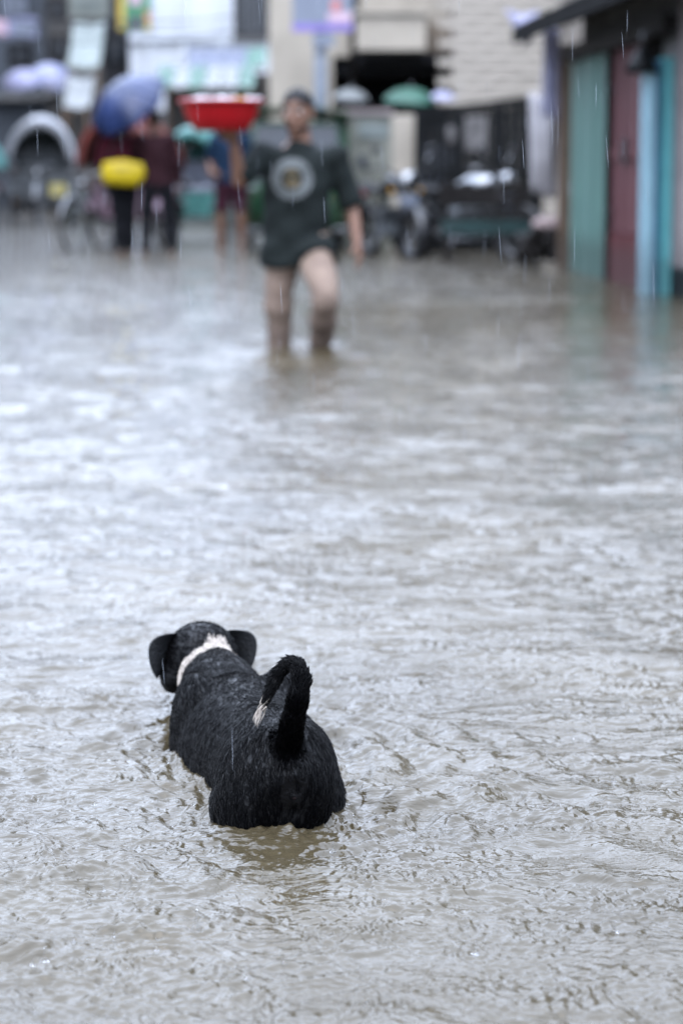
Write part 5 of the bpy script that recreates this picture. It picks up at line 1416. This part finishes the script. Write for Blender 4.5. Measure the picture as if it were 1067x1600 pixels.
def make_fur(name, P, Nn, nstr, length, lift, spread, mlist, radius, jitter=.003):
    """P: clump centres; each clump holds nstr strands closing to one tip (wet fur)"""
    n = len(P)
    bt, tt, tp = tail_near(P)
    is_tail = (bt < .021) & (P[:, 2] > .105) & (P[:, 1] < -.06)
    flow = np.zeros((n, 3))
    flow[:] = (0, -.75, -.30)
    side_k = np.clip(np.abs(Nn[:, 0]), 0, 1)
    flow[:, 2] -= side_k * .75
    rump = np.clip((-.02 - P[:, 1]) / .08, 0, 1)
    flow[:, 2] -= rump * 1.2
    flow[:, 0] += np.where(rump > 0, rump * Nn[:, 0] * .5, 0)
    front = P[:, 1] > .56
    flow[front] = -hfn * .9 + np.array((0, 0, -.25))
    # parting waves
    ph = 2.4 * np.sin(31 * P[:, 1] + 17 * P[:, 0]) + 1.7 * np.sin(53 * P[:, 2] - 29 * P[:, 1])
    flow += .17 * np.stack([np.sin(ph), np.zeros(n), np.cos(ph)], 1)
    flow[is_tail] = tt[is_tail] * .8 + rng.normal(0, .15, (is_tail.sum(), 3))
    flow += rng.normal(0, .08, (n, 3))
    flow -= Nn * (flow * Nn).sum(1)[:, None]
    flow /= np.linalg.norm(flow, axis=1)[:, None] + 1e-9
    L_ = length * rng.uniform(.65, 1.3, n)
    L_[is_tail] *= 1.0 * (1 - .25 * tp[is_tail])
    lf = np.full(n, lift) * rng.uniform(.5, 1.6, n); lf[is_tail] = .5 * rng.uniform(.4, 1.3, is_tail.sum())
    L_[front] *= .55; L_[P[:, 2] < .035] *= 1.5
    tip = P + flow * (L_ * np.cos(lf))[:, None] + Nn * (L_ * np.sin(lf))[:, None]
    k = 4
    bit = np.cross(Nn, flow)
    off = rng.normal(0, 1, (n, nstr, 2)) * jitter
    R0 = P[:, None] + flow[:, None] * off[..., :1] * 1.3 + bit[:, None] * off[..., 1:]
    tips = tip[:, None] + (R0 - P[:, None]) * spread + rng.normal(0, .0006, (n, nstr, 3))
    ts = np.linspace(0, 1, k)
    mid = R0 + (tips - R0) * .45 + (Nn * (L_ * np.sin(lf) * .35 + .0005)[:, None])[:, None]
    pts = ((1 - ts) ** 2)[None, None, :, None] * R0[:, :, None] + (2 * ts * (1 - ts))[None, None, :, None] * mid[:, :, None] + (ts ** 2)[None, None, :, None] * tips[:, :, None]
    pts = pts.reshape(-1, 3).astype(np.float32)
    hc = bpy.data.hair_curves.new(name)
    hc.add_curves([k] * (n * nstr))
    hc.attributes['position'].data.foreach_set('vector', pts.ravel())
    ra = hc.attributes.get('radius') or hc.attributes.new('radius', 'FLOAT', 'POINT')
    rr = np.tile((radius * np.array([1, .95, .7, .2])).astype(np.float32), n * nstr)
    ra.data.foreach_set('value', rr)
    hc.materials.append(mlist)
    o = bpy.data.objects.new(name, hc); C.objects.link(o); o.parent = dog
    o['kind'] = 'stuff'
    return o

fur_black = bpy.data.materials.new('wet_black_fur'); fur_black.use_nodes = True
b = fur_black.node_tree.nodes['Principled BSDF']
b.inputs['Base Color'].default_value = (0.0012, 0.0012, 0.0015, 1); b.inputs['Roughness'].default_value = 0.17; b.inputs['Specular IOR Level'].default_value = 0.095
hn = fur_black.node_tree.nodes.new('ShaderNodeHairInfo')            # some strands are wetter than others
hp = fur_black.node_tree.nodes.new('ShaderNodeMath'); hp.operation = 'POWER'; hp.inputs[1].default_value = 4.0
hm = fur_black.node_tree.nodes.new('ShaderNodeMath'); hm.operation = 'MULTIPLY_ADD'; hm.inputs[1].default_value = 0.15; hm.inputs[2].default_value = 0.028
fur_black.node_tree.links.new(hn.outputs['Random'], hp.inputs[0]); fur_black.node_tree.links.new(hp.outputs[0], hm.inputs[0]); fur_black.node_tree.links.new(hm.outputs[0], b.inputs['Specular IOR Level'])
fur_white = bpy.data.materials.new('wet_white_fur'); fur_white.use_nodes = True
b = fur_white.node_tree.nodes['Principled BSDF']
b.inputs['Base Color'].default_value = (0.27, 0.235, 0.20, 1); b.inputs['Roughness'].default_value = 0.6

P, Nn = surface_samples(body, 17000, -.03)
wz = white_zone(P)
bt, tt, tp = tail_near(P)
tipz = (bt < .014) & (tp > .86)
bare = (np.abs(P[:, 0] - .004) < .022) & (P[:, 1] < -.085) & (P[:, 2] < .085) & (P[:, 2] > .02)
blk = ~(wz | tipz | (bare & (rng.random(len(P)) < .8)))
make_fur('fur', P[blk], Nn[blk], 6, .0112, .09, .22, fur_black, .00030)
P2, N2 = surface_samples(body, 42000, .0)
wz2 = white_zone(P2)
bt, tt, tp = tail_near(P2)
t2 = (bt < .014) & (tp > .86)
make_fur('white_fur', P2[wz2], N2[wz2], 5, .011, .08, .5, fur_white, .0005, .003)
tipsel = t2
make_fur('tail_tip_fur', P2[tipsel], N2[tipsel], 4, .020, .2, .4, fur_white, .0004)
# denser brush on the tail
P3, N3 = surface_samples(body, 26000, .10)
bt, tt, tp = tail_near(P3)
sel = (bt < .023) & (P3[:, 2] > .075 + .05 * rng.random(len(P3))) & (tp < .88) & (P3[:, 1] < -.06)
make_fur('tail_fur', P3[sel], N3[sel], 8, .0100, .5, .2, fur_black, .00036, .0022)

# the flood heaves and wrinkles round the wading body: ripples spread from its real waterline
def ripple_from(me_pts, wob_k):
    wme = bpy.data.objects['flood_water'].data
    nV = len(wme.vertices)
    co = np.empty(nV * 3, dtype=np.float32); wme.vertices.foreach_get('co', co); co = co.reshape(-1, 3)
    lo, hi = me_pts.min(0) - .75, me_pts.max(0) + .75
    m_ = np.nonzero((co[:, 0] > lo[0]) & (co[:, 0] < hi[0]) & (co[:, 1] > lo[1]) & (co[:, 1] < hi[1]))[0]
    q = co[m_, :2]
    d2 = np.full(len(q), 9.0, dtype=np.float32)
    for p in me_pts.astype(np.float32):
        d2 = np.minimum(d2, (q[:, 0] - p[0]) ** 2 + (q[:, 1] - p[1]) ** 2)
    d = np.sqrt(d2)
    x, y = q[:, 0], q[:, 1]
    wob = .022 * np.sin(11 * x + 6 * y) + .012 * np.sin(27 * y - 17 * x) + .006 * np.sin(47 * x + 39 * y)
    side = .65 + .5 * np.sin(5 * x + 3.3 * y + 1.0) 
    h = .0115 * np.exp(-d / .20) * np.cos(2 * PI * (d + wob) / .095) * side + .0026 * np.exp(-d / .11) * np.cos(2 * PI * (d - wob) / .042) + .0012 * np.exp(-d / .10) * np.cos(2 * PI * (d + 1.6 * wob) / .021)
    h += .0055 * np.exp(-d / .011)
    co[m_, 2] += h
    wme.vertices.foreach_set('co', co.ravel()); wme.update()
bv = np.empty(len(body.data.vertices) * 3); body.data.vertices.foreach_get('co', bv); bv = bv.reshape(-1, 3)
bv = bv[np.abs(bv[:, 2]) < .006]
bw = np.array([tuple((dW @ Vector(p)).xy) for p in bv[::2]])
ripple_from(bw, 1.0)

# ------------------------------------------------------------------ rain and the splashes it makes
glass = bpy.data.materials.new('clear_water'); glass.use_nodes = True
b = glass.node_tree.nodes['Principled BSDF']
b.inputs['Base Color'].default_value = (0.95, 0.97, 1.0, 1); b.inputs['Roughness'].default_value = 0.03
b.inputs['IOR'].default_value = 1.33; b.inputs['Transmission Weight'].default_value = 1.0; b.inputs['Alpha'].default_value = 0.45
drop = bpy.data.materials.new('falling_rain_water'); drop.use_nodes = True
b = drop.node_tree.nodes['Principled BSDF']
b.inputs['Base Color'].default_value = (0.55, 0.60, 0.68, 1); b.inputs['Roughness'].default_value = 0.25; b.inputs['Alpha'].default_value = 0.16
mb = MB()
for _ in range(300):
    y = rnd.uniform(2.9, 5.8); x = rnd.uniform(-.165, .165) * y; z = rnd.uniform(.1, 1.6)
    L_ = rnd.uniform(.03, .06); r = rnd.uniform(.00016, .00030)
    p = Vector((x, y, z)); d = Vector((rnd.uniform(-.10, .03), rnd.uniform(-.05, .05), 1)).normalized()
    mb.loft([(p, r * .3), (p + d * L_ * .3, r), (p + d * L_ * .7, r), (p + d * L_, r * .2)], 5)
tag(mb.build('rain', drop, None, Vector((0, 4, 0)), True), kind='stuff')

mb = MB()
def crown(x, y, h):
    mb.loft([((x, y, -.002), h * .42), ((x, y, .002), h * .26), ((x, y, h * .25), h * .10), ((x + h * .02, y, h * .6), h * .055), ((x + h * .03, y, h * .85), h * .035)], 9)
    mb.ball((x + h * .03, y, h * 1.02), h * .06, None, h * .075, None, 8, 6)
for x, y, h in DROPS: crown(x, y, h)
for _ in range(14):
    y = 2.4 * (7.5 / 2.4) ** rnd.random(); x = rnd.uniform(-.15, .15) * y
    mb.ball((x, y, rnd.uniform(.004, .03)), rnd.uniform(.0007, .0014), None, None, None, 7, 5)
# drops thrown up beside the dog
for (px, py, Y) in ((312, 1234, 3.5), (303, 1256, 3.45), (331, 1262, 3.4), (262, 1190, 3.7), (240, 1205, 3.65), (545, 1255, 3.35), (552, 1272, 3.3), (345, 1150, 3.5)):
    mb.ball(at(px, py, Y), rnd.uniform(.0014, .0026), None, None, None, 9, 7)
tag(mb.build('splashes', glass, None, Vector((0, 4, 0)), True), kind='stuff')
